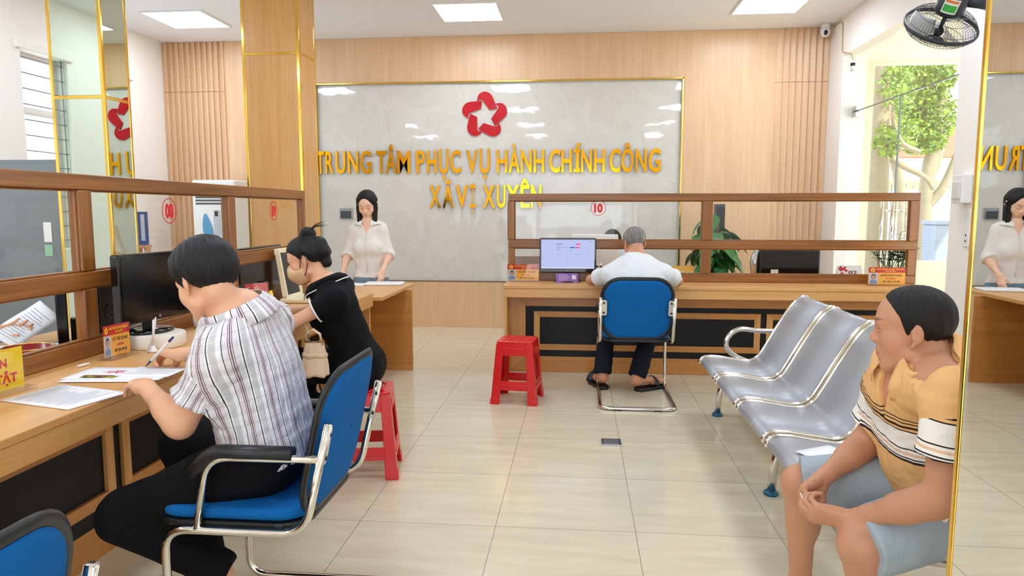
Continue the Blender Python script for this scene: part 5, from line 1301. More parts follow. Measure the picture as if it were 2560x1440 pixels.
def red_card(o, ux, uy, n, w, h):
    b = MB(); b.quad(*[o + ux * (x * w) + uy * (y * h) for x, y in ((-.5, 0), (.5, 0), (.5, 1), (-.5, 1))])
    b.k = 1; put_text(b, 'ĐANG HOẠT', o + n * .0004, ux, uy, -.3 * w, .3 * w, .44 * h, .54 * h, .0004, .015); put_text(b, 'HÀNH CHÍNH CÔNG', o + n * .0004, ux, uy, -.4 * w, .4 * w, .60 * h, .66 * h, .0004, .01); put_text(b, 'THAN ĐỒNG', o + n * .0004, ux, uy, -.42 * w, .42 * w, .14 * h, .30 * h, .0004, .03)
    for i in range(5):
        a = 2 * PI * i / 5 + PI / 2; b.add([o + ux * (.06 * w * math.cos(a) + .022 * w * math.cos(q)) + uy * (.82 * h + .06 * h * math.sin(a) + .03 * h * math.sin(q)) + n * .0006 for q in np.linspace(0, 2 * PI, 9)[:-1]], [tuple(range(8))])
    return b, [REDS, YELS]
c_ = PZ(645, 775, ZT); card_stand('red sign with yellow print standing beside the yellow capped bottle', (c_.x, c_.y, ZT), (.45, 1, 0), .175, .15, red_card, 'sign', name='table_sign')
c_ = PZ(1418, 703, ZT); o_ = Vector((c_.x, 5.93, ZT))
t = thing('notice_card', 'small purple notice card leaning under the lit monitor at window 10', 'card', o_)
b = MB(); w_, h_ = .185, .078; b.box((o_.x - w_ / 2, 5.93, ZT + .001), (o_.x + w_ / 2, 5.934, ZT + h_), None); b.build('card', mat('purple_card', (142, 104, 190), .5), t)
b = MB()
for i in range(5): b.quad(*[(o_.x + x, 5.929, ZT + z) for x, z in ((-.07, .062 - i * .011), (-.07 + .07 + .012 * (i % 3), .062 - i * .011), (-.07 + .07 + .012 * (i % 3), .066 - i * .011), (-.07, .066 - i * .011))])
b.build('print', mat('lilac_print', (216, 200, 236), .6), t)
b = MB(); b.box((o_.x + .04, 5.9285, ZT + .028), (o_.x + .075, 5.9295, ZT + .063)); b.build('seal', mat('pale_seal', (226, 222, 234), .6), t)

def monitor(lab, c, n, w, h, screen, zb, name='computer_monitor', base_mat=None, on=None, glare=None):
    """c: foot centre on the surface; n: the way the screen faces"""
    n = Vector(n).normalized(); uz = Vector((0, 0, 1)); ux = uz.cross(n); c = Vector(c)
    M = Matrix((ux, -n, uz)).transposed().to_4x4(); M.translation = c; t = thing(name, lab, 'monitor', c)
    b = MB(); b.lathe([(.0, .0), (.115, .0), (.118, .006), (.10, .014), (.03, .02), (0, .02)], (0, 0, 0), 36); b.v = [tuple(M @ Vector((x, y * .8 + .03, z + .001))) for x, y, z in b.v]; b.build('base', BLKGL, t)
    b = MB(); b.box((-.03, .02, .015), (.03, .045, zb + .1), M); b.build('neck', BLKPL, t, bevel=.006)
    b = MB(); b.prism(rrect(w, h, .01, 3, 0, zb + h / 2), -.012, .028, M @ Matrix.Rotation(PI / 2, 4, 'X')); b.build('bezel', BLKGL, t, bevel=.005)
    b = MB(); q = [M @ Vector((x * (w / 2 - .014), -.0292, z)) for x, z in ((-1, zb + .034), (1, zb + .034), (1, zb + h - .014), (-1, zb + h - .014))]
    b.quad(*q); sc = b.build('screen', screen, t)
    g = MB(); g.tube([M @ Vector((.0045 * math.cos(a), -.0296, zb + .017 + .0055 * math.sin(a))) for a in np.linspace(.3, 2 * PI - .2, 14)], .0011, 5); g.tube([M @ Vector((.002, -.0296, zb + .013)), M @ Vector((.006, -.0296, zb + .009))], .0011, 5); g.build('logo', mat('logo_silver', (200, 202, 206), .3), t)
    if on: on(sc, M, w, h, zb)
    return t
# turned-off monitor beside the man in plaid
mc = PX(378, 838, -1.90); MZ = ZT + .062
monitor('black computer monitor switched off beside the man in the plaid shirt', (-1.89, 2.965, MZ), (1, -.12, 0), .46, .30, SCREEN, .056)
t = thing('paper_roll', 'thick cream roll lying under the front black monitor', 'roll', (-1.875, 2.95, ZT))
b = MB(); b.lathe([(.03, .001), (.118, .001), (.12, .006), (.12, .056), (.116, .06), (.03, .06)], (-1.875, 2.95, ZT), 40); b.build('roll', mat('cream_roll', (236, 228, 212), .55), t)
# lit monitor at window 10
SCRL = emit('lit_screen', (196, 204, 246), .66)
def page(sc, M, w, h, zb):
    W2 = w / 2 - .014; H2 = h - .048; z0 = zb + .034
    def patch(nm, m, r):
        b = MB()
        for (x0, x1, y0, y1) in r: b.quad(*[M @ Vector((-W2 + 2 * W2 * x, -.0297, z0 + H2 * y)) for x, y in ((x0, y0), (x1, y0), (x1, y1), (x0, y1))])
        b.build(nm, m, sc)
    patch('blue_button', emit('screen_blue', (40, 90, 190), .9), [(.54, .63, .71, .75)]); patch('red_button', emit('screen_red', (226, 60, 90), .9), [(.64, .72, .71, .75), (.66, .735, .83, .87)])
    patch('print', emit('screen_text', (110, 116, 150), .8), [(.28, .41, .852, .868), (.28, .36, .815, .825), (.28, .52, .735, .745), (.28, .34, .70, .708), (.28, .36, .635, .645), (.52, .57, .635, .645), (.28, .36, .49, .497), (.62, .72, .49, .497), (.46, .54, .33, .336), (.49, .505, .36, .37), (.06, .16, .93, .936), (.88, .96, .93, .94)])
    patch('task_bar', emit('screen_bar', (222, 226, 250), .7), [(0, 1, 0, .035)])
mx_ = PY(1419, 690, 5.93)
monitor('computer monitor with a lit pale blue page at window 10', (mx_.x, 5.985, ZT), (0, -1, 0), .475, .29, SCRL, .083, on=page)

def sheet(name, lab, c, a, w, h, m=PAPER, z=.001, th=.0012, lines=0, group=None, cat='paper', curl=0.0, extra=None):
    c = Vector(c); M = Matrix.Translation((c.x, c.y, 0)) @ Matrix.Rotation(a, 4, 'Z'); t = thing(name, lab, cat, c, 0, group)
    b = MB(); b.grid(lambda u, v: M @ Vector(((u - .5) * w, (v - .5) * h, c.z + z + th / 2 + curl * (max(0, u - .6) ** 2) * 4)), 10, 4); b.build('sheet', m, t, solid=th)
    if lines:
        b = MB(); r_ = random.Random(1)
        r_ = random.Random(len(lab) * 7 + lines)
        for i in range(lines):
            y = h * (.40 - .8 * i / lines); x0 = -w * .42 + (w * .1 if i % 4 == 0 else 0); x1 = w * (.42 - (r_.random() * .3 if i % 3 else 0))
            b.quad(*[M @ Vector((x, yy, c.z + z + th + .0006)) for x, yy in ((x0, y), (x1, y), (x1, y + .0022), (x0, y + .0022))])
        b.build('print', INK, t)
    if extra: extra(t, M, c.z + z + th + .0008)
    return t
def brochure(t, M, z):
    def pic(nm, m, r):
        b = MB(); x0, x1, y0, y1 = r; b.quad(*[M @ Vector((x, y, z)) for x, y in ((x0, y0), (x1, y0), (x1, y1), (x0, y1))]); b.build(nm, m, t)
    m, nt, bb = nodes('printed_picture'); tc = N(nt, 'ShaderNodeTexCoord'); no = N(nt, 'ShaderNodeTexNoise', i_Scale=38.0, i_Detail=4.0); L(nt, tc.outputs['Object'], no.inputs['Vector']); r = N(nt, 'ShaderNodeValToRGB'); e = r.color_ramp.elements
    e[0].position = .35; e[0].color = lin((60, 50, 20)); e[1].position = .65; e[1].color = lin((206, 196, 70)); x = e.new(.45); x.color = lin((120, 40, 30)); x = e.new(.55); x.color = lin((110, 130, 40)); L(nt, no.outputs['Fac'], r.inputs[0]); L(nt, r.outputs[0], bb.inputs['Base Color'])
    pic('picture', m, (-.125, .005, -.078, -.036))
    b = MB(); put_text(b, 'SỔ', M @ Vector((-.06, .02, z)), M.to_3x3() @ Vector((-.35, 1, 0)), M.to_3x3() @ Vector((-1, -.35, 0)), -.02, .015, -.02, .012, .0003, .0); put_text(b, 'TAY', M @ Vector((-.02, .02, z)), M.to_3x3() @ Vector((-.35, 1, 0)), M.to_3x3() @ Vector((-1, -.35, 0)), -.02, .03, -.012, .02, .0003, .0); b.build('title', mat('pink_print', (216, 70, 90), .6), t)
p4 = PZ(312, 937, ZT); p1 = PZ(255, 930, ZT); p2 = PZ(425, 932, ZT); p3 = PZ(150, 995, ZT)
sheet('folder', 'thin dark blue folder under the brochure by the writing man', (PZ(195, 945, ZT).x + .03, PZ(195, 945, ZT).y + .01, ZT), .35, .10, .15, mat('blue_folder', (44, 74, 120), .6), cat='folder')
sheet('form_sheet', 'white form lying half under the brochure on the left counter', (p4.x - .03, p4.y - .03, ZT), .12, .28, .19, z=.0028, lines=6)
sheet('brochure', 'open white brochure with a garden picture under the writing hand', (p4.x, p4.y, ZT), .06, .355, .19, z=.0046, extra=brochure, cat='brochure')
sheet('form_sheet', 'white form under the pen of the man in plaid', (p4.x + .09, p4.y + .03, ZT), .02, .20, .15, z=.0062, lines=8)
sheet('printed_sheet', 'printed white sheets lying on the front edge of the left counter', (p3.x + .01, p3.y + .01, ZT), PI / 2 - .25, .215, .30, z=.0012, th=.003, lines=22)
q1, q2 = PZ(195, 916, ZT + .006), PZ(222, 909, ZT + .006)
t = thing('chalk_stick', 'short white stick lying beside the bottom rail of window 08', 'stick', q1); b = MB(); b.cyl(q1, q2, .005); b.build('body', WHITEP, t)
tip, end = PZ(363, 917, ZT + .009), PY(433, 843, 2.46)
def pen(lab, a, e, body, capm, group=None, loc=None):
    a, e = Vector(a), Vector(e); d = (e - a); t = thing('ballpoint_pen', lab, 'pen', loc or a, 0, group)
    b = MB(); b.tube([a, a + d * .10, a + d * .22], [.001, .0035, .0046], 10); b.build('grip', capm, t)
    b = MB(); b.tube([a + d * .22, a + d * .86], .0048, 10); b.build('barrel', body, t)
    b = MB(); b.tube([a + d * .86, e], [.0048, .0042], 10); b.build('cap', capm, t); return t
NAVY = mat('navy_plastic', (24, 44, 112), .3)
pen('white and navy pen held in the hand of the writing man', tip, end, WHITEP, NAVY)
# pen on a coiled cord, in front of the monitor
b0 = PZ(383, 880, ZT); t = thing('pen_holder', 'white counter pen on a curly cord in front of the switched off monitor', 'pen holder', (b0.x, b0.y, ZT))
yy = b0.y; b = MB(); b.lathe([(.02, .001), (.022, .006), (.012, .012), (.006, .03)], (b0.x, yy, ZT)); b.build('base', WHITEP, t)
b = MB(); b.tube([Vector((b0.x, yy, ZT + .028)), PY(383, 862, yy)], .0055, 8); b.build('pen_tip', NAVY, t)
b = MB(); b.tube([PY(383, 862, yy), PY(384, 800, yy)], .0055, 8); b.build('pen_barrel', WHITEP, t)
b = MB(); b.tube([PY(*q, yy) for q in ((384, 800), (389, 793), (388, 815), (380, 850), (366, 880), (365, 892), (372, 898))] + [Vector((b0.x, yy, ZT + .006))], .0028, 6); b.build('cord', WHITEP, t)
# beside the woman in the black polo
c_ = PZ(679, 782, ZT); t = thing('glue_bottle', 'small white bottle with a yellow cap beside the red sign', 'bottle', (c_.x, c_.y, ZT)); cx, cy = c_.x, c_.y
b = MB(); b.lathe([(.0, .001), (.0185, .001), (.0195, .005), (.0195, .082), (.014, .092), (.0, .093)], (cx, cy, ZT), 20); b.build('body', WHITEP, t)
b = MB(); b.lathe([(.0145, .092), (.0145, .115), (.009, .118), (.008, .132), (0, .133)], (cx, cy, ZT), 18); b.build('cap', YELS, t)
c_ = PZ(600, 772, ZT); pen('blue capped pen standing upright beside the red sign', (c_.x, c_.y, ZT + .001), PY(600, 714, c_.y), WHITEP, NAVY)
# document scanner
sx, sy = -1.88, 4.56; ct = PX(716, 625, sx)
t = thing('document_scanner', 'cream upright document scanner in front of the woman in the face mask', 'scanner', (sx, sy, ZT))
b = MB(); b.box((sx - .06, sy - .16, ZT + .001), (sx + .16, sy + .12, ZT + .032)); b.build('base', CREAMP, t, bevel=.01)
fr = Matrix.Translation((sx - .02, sy - .02, ZT + .02)) @ Matrix.Rotation(-.16, 4, 'Y')
b = MB()
for (a, c, d, e) in ((-.135, .135, .0, .03), (-.135, .135, .31, .34), (-.135, -.105, .03, .31), (.105, .135, .03, .31)): b.box((-.014, a, d), (.014, c, e), fr)
b.build('frame', CREAMP, t, bevel=.005)
b = MB(); b.box((-.004, -.105, .03), (.004, .105, .31), fr); b.build('panel', BLKGL, t)
b = MB(); b.tube([(sx + .02, sy + .10, ZT + .02), (sx + .06, sy + .17, ZT + .03), (sx - .02, sy + .24, ZT + .008), (sx - .12, sy + .16, ZT + .008), (sx - .17, sy + .02, ZT + .01)], .004, 6); b.build('cord', BLKPL, t)
# handbag on a hook under the counter edge
hb_ = Vector((-1.40, 3.50, .61)); gx = PX(783, 885, -1.44); HB = PY(787, 897, 3.30)
BAG = mat('beige_leather', (226, 196, 164), .5, bump=(60, .12)); t = thing('handbag', 'beige leather handbag hanging from the arm of the woman in the black polo', 'handbag', HB)
def bagf(u, v):
    a = 2 * PI * u; zz = -.082 + .165 * v; w = .050 - .024 * v; dp = .068 - .024 * v ** 1.5
    return HB + Vector((dp * math.sin(a) * (1 + .08 * math.sin(9 * a + 4 * v)), w * math.cos(a) * (1 + .03 * math.sin(6 * a)), zz + .006 * math.sin(5 * a) * (1 - v)))
b = MB(); b.grid(bagf, 40, 14); b.add([bagf(i / 40, 0) for i in range(40)], [tuple(range(40))]); b.build('body', BAG, t)
b = MB(); b.tube([bagf(i / 30, .62) + (bagf(i / 30, .62) - HB - Vector((0, 0, .03))).normalized() * .003 for i in range(30)], .003, 8, closed=True, r2=.011); b.build('belt', BAG, t)
b = MB(); b.tube([HB + Vector((-.036, 0, .08)), HB + Vector((-.034, -.01, .125)), HB + Vector((0, -.012, .15)), HB + Vector((.034, -.01, .125)), HB + Vector((.036, 0, .08))], .012, 8, r2=.004); b.build('handle', BAG, t)
b = MB(); b.tube([HB + Vector((-.03, .01, .085)), HB + Vector((-.034, .01, .13)), PY(768, 822, 3.31), PY(762, 808, 3.32)], .007, 8, r2=.003); b.build('strap', BAG, t)
for dy in (-.036, .036):
    b = MB(); b.tube([HB + Vector((dy + .012 * math.cos(a), -.012, .084 + .013 * math.sin(a))) for a in np.linspace(0, 2 * PI, 14)[:-1]], .0024, 6, closed=True); b.build('ring', mat('brass', (196, 160, 90), .25, 1.0), t)
# ---------------------------------------------------------------- behind the left partition
def stack(name, lab, c, a, w, h, n, th=.004, m=PAPER, grp=None):
    r_ = random.Random(n * 13 + len(lab)); t = thing(name, lab, 'papers', c, 0, grp); z = c[2] + .001
    for i in range(n):
        M = Matrix.Translation((c[0] + r_.uniform(-.012, .012), c[1] + r_.uniform(-.012, .012), 0)) @ Matrix.Rotation(a + r_.uniform(-.2, .2), 4, 'Z'); b = MB(); b.box((-w / 2, -h / 2, z), (w / 2, h / 2, z + th), M); b.build('sheet', m, t); z += th + .0004
    return t
stack('paper_stack', 'messy stack of white documents behind window 08 beside the dark monitor back', (-2.25, 2.62, ZT), .3, .24, .32, 5, .006)
stack('paper_stack', 'white documents under the red candy box behind the glass', (-2.22, 2.28, ZT), 1.2, .21, .28, 3, .003)
c_ = PX(88, 900, -2.13); REDL = mat('red_lacquer', (150, 16, 30), .25, coat=.4)
t = thing('candy_box', 'round red and gold candy box behind the glass beside the yellow sign', 'box', (-2.15, c_.y, ZT + .012)); cy = c_.y - .01
b = MB(); b.lathe([(.0, .017), (.085, .017), (.09, .024), (.092, .066), (.086, .068), (.084, .034), (0, .034)], (-2.15, cy, ZT), 44); b.build('bowl', REDL, t)
b = MB()
for k in range(36):
    a = 2 * PI * k / 36; b.tube([(-2.15 + .0925 * math.cos(a + q * .07), cy + .0925 * math.sin(a + q * .07), ZT + .044 + .012 * math.sin(q * 2 + k)) for q in np.linspace(-1, 1, 6)], .0014, 4)
b.build('gold_pattern', GOLD, t)
b = MB(); b.tube([(-2.15 + .089 * math.cos(a), cy + .089 * math.sin(a), ZT + .068) for a in np.linspace(0, 2 * PI, 40)[:-1]], .003, 6, closed=True); b.build('gold_rim', GOLD, t)
monitor('dark monitor seen edge on behind window 08 facing the clerk', (-2.27, 2.90, ZT), (-.79, -.61, 0), .40, .31, SCREEN, .025)
t = thing('computer_tower', 'black computer tower with a round silver logo behind the post of window 08', 'computer', (-2.11, 2.95, ZT))
b = MB(); b.box((-2.14, 2.845, ZT + .001), (-2.072, 3.07, ZT + .30)); b.build('case', BLKPL, t, bevel=.008)
b = MB(); b.box((-2.071, 2.855, ZT + .01), (-2.066, 3.06, ZT + .29)); b.build('front_panel', mat('dark_front', (30, 31, 34), .45), t)
lc = PX(276, 778, -2.066); b = MB(); LGT = mat('logo_grey', (92, 96, 102), .4)
b.tube([(-2.0645, lc.y + .03 * math.cos(a), lc.z + .03 * math.sin(a)) for a in np.linspace(0, 2 * PI, 30)[:-1]], .0022, 5, closed=True); put_text(b, 'hp', (-2.0655, lc.y, lc.z), (0, 1, 0), (0, 0, 1), -.017, .017, -.012, .02, .0015, .0); b.build('logo', LGT, t)
monitor('wide dark monitor behind window 09 facing the clerk', (-2.17, 4.64, ZT), (-1, 0, 0), .64, .34, SCREEN, .02)
t = thing('label_printer', 'white desktop printer behind the switched off monitor', 'printer', (-2.22, 3.40, ZT)); 
b = MB(); b.box((-2.40, 3.14, ZT + .001), (-2.075, 3.66, ZT + .10)); b.build('body', WHITEP, t, bevel=.015)
b = MB(); b.box((-2.34, 3.18, ZT + .101), (-2.12, 3.60, ZT + .125)); b.build('lid', mat('printer_lid', (216, 216, 214), .5), t, bevel=.006)
c_ = PZ(505, 818, ZT); t = thing('white_mug', 'white mug on the counter beside the switched off monitor', 'mug', (c_.x, c_.y, ZT))
b = MB(); b.lathe([(.0, .001), (.036, .001), (.04, .006), (.041, .085), (.037, .085), (.036, .012), (0, .012)], (c_.x, c_.y, ZT), 28); b.build('cup', WHITEP, t)
b = MB(); b.tube(fillet([(c_.x - .0, c_.y + .038, ZT + .07), (c_.x, c_.y + .07, ZT + .07), (c_.x, c_.y + .07, ZT + .02), (c_.x, c_.y + .039, ZT + .02)], .02, 4), .005, 8); b.build('handle', WHITEP, t)
# filing cabinet beside the mirrored column
FG = mat('filing_grey', (122, 126, 128), .5, .1)
t = thing('filing_cabinet', 'tall grey metal filing cabinet beside the mirrored column', 'cabinet', (-4.25, 4.95, 0))
b = MB(); b.box((-4.84, 4.70, .001), (-3.62, 5.15, 1.72)); b.build('body', FG, t, bevel=.004)
for xa, xb in ((-4.82, -4.24), (-4.22, -3.64)):
    b = MB(); b.box((xa, 4.685, .06), (xb, 4.699, 1.69)); dr = b.build('door', FG, t, bevel=.003)
    b = MB(); hx = xb - .06 if xa < -4.5 else xa + .06; b.box((hx - .012, 4.668, .95), (hx + .012, 4.684, 1.10)); b.build('handle', STEEL, dr, bevel=.003)
b = MB(); b.box((-3.78, 4.682, 1.14), (-3.72, 4.6845, 1.28)); b.k = 1; b.box((-3.78, 4.682, 1.04), (-3.72, 4.6845, 1.12)); b.build('label', [WHITEP, mat('green_label', (150, 196, 160), .5)], t)
# blue binder case on the wall, air conditioner, plants
p = PX(358, 572, -3.15); 
t = thing('binder_rack', 'blue binder standing on a wooden stand behind window 08', 'binder', (-3.9, 6.4, 0))
p0 = PY(357, 570, 6.4); b = MB(); b.box((p0.x - .055, 6.38, p0.z - .16), (p0.x + .04, 6.43, p0.z + .155)); b.build('binder', mat('binder_blue', (48, 78, 140), .5), t, bevel=.006)
b = MB(); b.box((p0.x - .005, 6.378, p0.z - .12), (p0.x + .034, 6.3795, p0.z + .13)); b.build('spine_label', mat('binder_label', (196, 202, 214), .6), t)
b = MB(); b.box((p0.x - .07, 6.36, p0.z - .19), (p0.x + .05, 6.45, p0.z - .162)); b.box((p0.x - .07, 6.36, .001), (p0.x + .05, 6.45, .03)); b.box((p0.x - .065, 6.37, .03), (p0.x - .04, 6.44, p0.z - .19)); b.box((p0.x + .02, 6.37, .03), (p0.x + .045, 6.44, p0.z - .19)); b.build('stand', WOODZ, t)
AY = 7.55; a0, a1 = PY(478, 450, AY), PY(586, 450, AY)
t = thing('air_conditioner', 'white floor standing air conditioner by the slatted corner behind window 08', 'air conditioner', ((a0.x + a1.x) / 2, AY + .18, 0)); cx = (a0.x + a1.x) / 2; hw = (a1.x - a0.x) / 2; AT = a0.z
b = MB(); b.box((cx - hw, AY, .001), (cx + hw, AY + .36, AT)); b.build('body', WHITEP, t, bevel=.02)
b = MB()
for i in range(6): b.box((cx - hw + .04, AY - .004, AT - .27 + i * .035), (cx + hw - .09, AY + .01, AT - .252 + i * .035))
b.build('vent', mat('vent_dark', (52, 56, 60), .5), t)
b = MB(); b.box((cx - .01, AY - .006, AT - .62), (cx + .07, AY + .002, AT - .33)); b.build('control_panel', mat('silver_panel', (186, 190, 196), .35), t, bevel=.004)
b = MB(); b.box((cx + .01, AY - .009, AT - .40), (cx + .045, AY - .005, AT - .345)); b.build('display', BLKGL, t)
for sx, nm in ((-1, 'blue_leaf'), (1, 'blue_leaf')):
    b = MB(); oc = Vector((cx - .085 if sx < 0 else cx + .155, AY - .005, AT - .52)); pts = []
    for q in range(24):
        a = 2 * PI * q / 24; pts.append(oc + Vector((.055 * math.cos(a) * (1 - .35 * math.sin(a)) + sx * .02 * math.sin(a), 0, .15 * math.sin(a))))
    pts = [Vector((min(max(v.x, cx - hw + .01), cx + hw - .01), v.y, v.z)) for v in pts]; b.add(pts + [v + Vector((0, .006, 0)) for v in pts], [tuple(range(24)), tuple(range(47, 23, -1))]); b.build(nm, mat('leaf_blue', (70, 150, 196), .3), t)
# ================================================================= behind and on the window 10 counter
def leafmesh(b, base, d, up, ln, w, droop=.3, fold=.25, nu=8):
    d = Vector(d).normalized(); up = Vector(up); s = d.cross(up).normalized(); up = s.cross(d).normalized(); base = Vector(base)
    def f(u, v):
        wv = w * math.sin(PI * min(1, u * .96 + .04) ** .75) * (1 - .15 * u); x = (v - .5) * 2
        return base + d * (ln * u) - up * (droop * ln * u * u) + s * (x * wv * .5) + up * (fold * abs(x) * wv * .5)
    b.grid(f, nu, 4)
LEAFD = mat('dark_leaf', (56, 116, 56), .35, vary=.25); LEAFL = mat('pale_leaf', (86, 140, 76), .4, vary=.2); STEMG = mat('green_stem', (96, 130, 70), .5)
py_ = 7.0; pc_ = PY(1782, 680, py_)
t = thing('potted_plant', 'large leafed green plant in a pot behind window 10', 'plant', (pc_.x, py_, 0))
b = MB(); b.lathe([(.0, .001), (.13, .001), (.17, .34), (.18, .35), (.165, .35), (.155, .32), (0, .32)], (pc_.x, py_, 0), 30); b.build('pot', mat('grey_pot', (120, 124, 126), .5), t)
b = MB(); b.tube([(pc_.x, py_, .31), (pc_.x + .01, py_, 1.28)], .035, 10); b.build('moss_pole', mat('moss', (60, 56, 40), .9), t)
b = MB(); b2 = MB(); r_ = random.Random(4)
for i in range(62):
    a = r_.uniform(0, 2 * PI); z = .55 + .62 * r_.random() ** .8; rad = .06 + .16 * r_.random() * (1.25 - z * .5)
    if i < 6: a, z, rad = (1.2 * i - 1.6), 1.12 + .04 * i, .08
    st = Vector((pc_.x, py_, z - .12)); o = Vector((pc_.x + rad * math.cos(a), py_ + rad * math.sin(a), z))
    b2.tube([st, (st + o) / 2 + Vector((0, 0, .05)), o], .006, 5)
    leafmesh(b, o, (math.cos(a), math.sin(a), -.35 - .5 * r_.random()), (0, 0, 1), .18 + .08 * r_.random(), .13 + .05 * r_.random(), .35, .18)
b.build('foliage', LEAFD, t); b2.build('stems', STEMG, t)
s0, s1 = PY(1786, 510, 7.75), PY(1795, 650, 7.75)
t = thing('tower_speaker', 'tall dark column speaker standing against the oak wall behind window 10', 'speaker', (s1.x, 7.75, 0)); b = MB(); b.box((s1.x - .045, 7.70, .001), (s1.x + .05, 7.84, s0.z)); b.build('cabinet', mat('speaker_grey', (70, 72, 78), .5), t, bevel=.006)
b = MB(); b.box((s1.x - .038, 7.692, .1), (s1.x + .043, 7.699, s0.z - .03)); b.build('grille', BLKPL, t)
# second plant on the counter
c_ = PZ(2228, 690, ZT); cx, cy = c_.x - .02, 6.36; cx = PY(2226, 690, cy).x
t = thing('potted_plant', 'small dark leafed plant in a blue grey planter at the right end of window 10', 'plant', (cx, cy, ZT))
b = MB(); b.box((cx - .13, cy - .05, ZT + .001), (cx + .15, cy + .08, ZT + .085)); b.build('planter', mat('planter_blue', (128, 158, 176), .5), t, bevel=.006)
b = MB(); b2 = MB()
for i in range(18):
    bx = cx - .1 + .2 * r_.random(); a = r_.uniform(0, 2 * PI); ln = .14 + .12 * r_.random(); tip = Vector((bx + .12 * math.cos(a), cy + .015 + .05 * math.sin(a), ZT + .085 + ln))
    if i == 0: tip = Vector((cx + .07, cy, ZT + .42))
    st = Vector((bx, cy + .01, ZT + .08)); mid = (st + tip) / 2 + Vector((0, 0, .03)); b2.tube([st, mid, tip], .0035, 5)
    for k in range(7):
        u = .35 + .65 * k / 6; p_ = st * (1 - u) ** 2 + mid * 2 * u * (1 - u) + tip * u * u; aa = a + (1 if k % 2 else -1) * 1.1
        leafmesh(b, p_, (math.cos(aa), math.sin(aa) * .6, .35), (0, 0, 1), .075, .048, .3, .15, 5)
b.build('foliage', mat('zz_leaf', (26, 58, 34), .3, vary=.3), t); b2.build('stems', STEMG, t)
# printer, calendars, laptop, white computer, pens, papers
xa, xb = PY(1878, 650, 6.5).x, PY(2044, 650, 6.5).x; zt_ = PY(1960, 622, 6.5).z
t = thing('desktop_printer', 'big black desktop printer with a silver side behind window 10', 'printer', ((xa + xb) / 2, 6.5, ZT))
b = MB(); b.box((xa + .06, 6.42, ZT + .001), (xb, 6.70, zt_)); b.build('body', BLKPL, t, bevel=.02)
b = MB(); b.tube([(xa + .035, 6.5, ZT + .002), (xa + .03, 6.5, ZT + .15), (xa + .05, 6.5, zt_ - .01)], [.036, .04, .028], 16); b.build('side_cover', STEEL, t)
b = MB(); b.box((xa + .07, 6.412, ZT + .04), (xb - .02, 6.419, ZT + .12)); b.build('front_panel', BLKGL, t)
b = MB(); b.box((xa + .15, 6.409, ZT + .05), (xa + .215, 6.411, ZT + .085)); b.build('sticker', mat('sticker_cream', (222, 220, 206), .5), t)
c_ = PY(2117, 686, 6.28)
def desk_calendar(lab, cx, cy, w, h, m, drawfn):
    t = thing('desk_calendar', lab, 'calendar', (cx, cy, ZT)); b = MB(); b.add([(cx - w / 2, cy - .04, ZT + .001), (cx + w / 2, cy - .04, ZT + .001), (cx + w / 2, cy + .04, ZT + .001), (cx - w / 2, cy + .04, ZT + .001), (cx - w / 2, cy, ZT + h), (cx + w / 2, cy, ZT + h)], [(0, 1, 5, 4), (3, 4, 5, 2), (0, 4, 3), (1, 2, 5), (0, 3, 2, 1)]); b.build('pages', m, t)
    b = MB(); n = int(w / .011)
    for i in range(n): b.tube([(cx - w / 2 + .008 + i * (w - .016) / (n - 1), cy + .004 * math.cos(a), ZT + h + .004 * math.sin(a)) for a in np.linspace(0, 2 * PI, 9)[:-1]], .0009, 4, closed=True)
    b.build('spiral', STEEL, t); n_ = Vector((0, -h, .04)).normalized(); uy = Vector((0, .04, h)).normalized(); o = Vector((cx, cy - .04, ZT + .001)) + n_ * .0006; drawfn(t, o, Vector((1, 0, 0)), uy, n_, w, h)
    return t
def cal02(t, o, ux, uy, n, w, h):
    b = MB(); put_text(b, '02', o, ux, uy, -.05 * w, .3 * w, .50 * h, .72 * h, .0004, .02); b.build('number', mat('maroon_print', (130, 30, 50), .5), t)
    b = MB(); q = random.Random(3)
    for i in range(11):
        cx, cy, r = (-.42 + .34 * q.random()) * w, (.52 + .42 * q.random()) * h, .008 + .006 * q.random(); b.add([o + ux * (cx + r * math.cos(a)) + uy * (cy + r * math.sin(a)) + n * (.0002 + .00005 * i) for a in np.linspace(0, 2 * PI, 9)[:-1]], [tuple(range(8))])
    b.build('flower_print', mat('flower_red', (206, 50, 66), .5), t)
desk_calendar('white desk calendar reading 02 with red flowers beside the far right name plate', PY(2122, 686, 6.24).x, 6.24, .20, .135, PAPER, cal02)
def calY(t, o, ux, uy, n, w, h):
    b = MB(); q = random.Random(5)
    for i in range(7): cx, cy, r = (-.1 + .5 * q.random()) * w, (.1 + .5 * q.random()) * h, .012 + .01 * q.random(); b.add([o + ux * (cx + r * math.cos(a)) + uy * (cy + r * math.sin(a)) + n * (.0002 + .00005 * i) for a in np.linspace(0, 2 * PI, 9)[:-1]], [tuple(range(8))])
    b.build('flower_print', mat('flower_cream', (240, 226, 190), .5), t)
desk_calendar('yellow desk calendar with a spiral top beside the grey haired man', PY(1702, 686, 6.24).x, 6.24, .22, .125, mat('calendar_yellow', (244, 190, 74), .5), calY)
la, lb_ = PY(1284, 660, 6.4).x, PY(1352, 660, 6.4).x; lz = PY(1318, 640, 6.4).z
t = thing('laptop', 'silver laptop with its lid turned to the hall behind window 10', 'laptop', ((la + lb_) / 2, 6.45, ZT)); SILV = mat('silver_lid', (186, 180, 176), .4, .3)
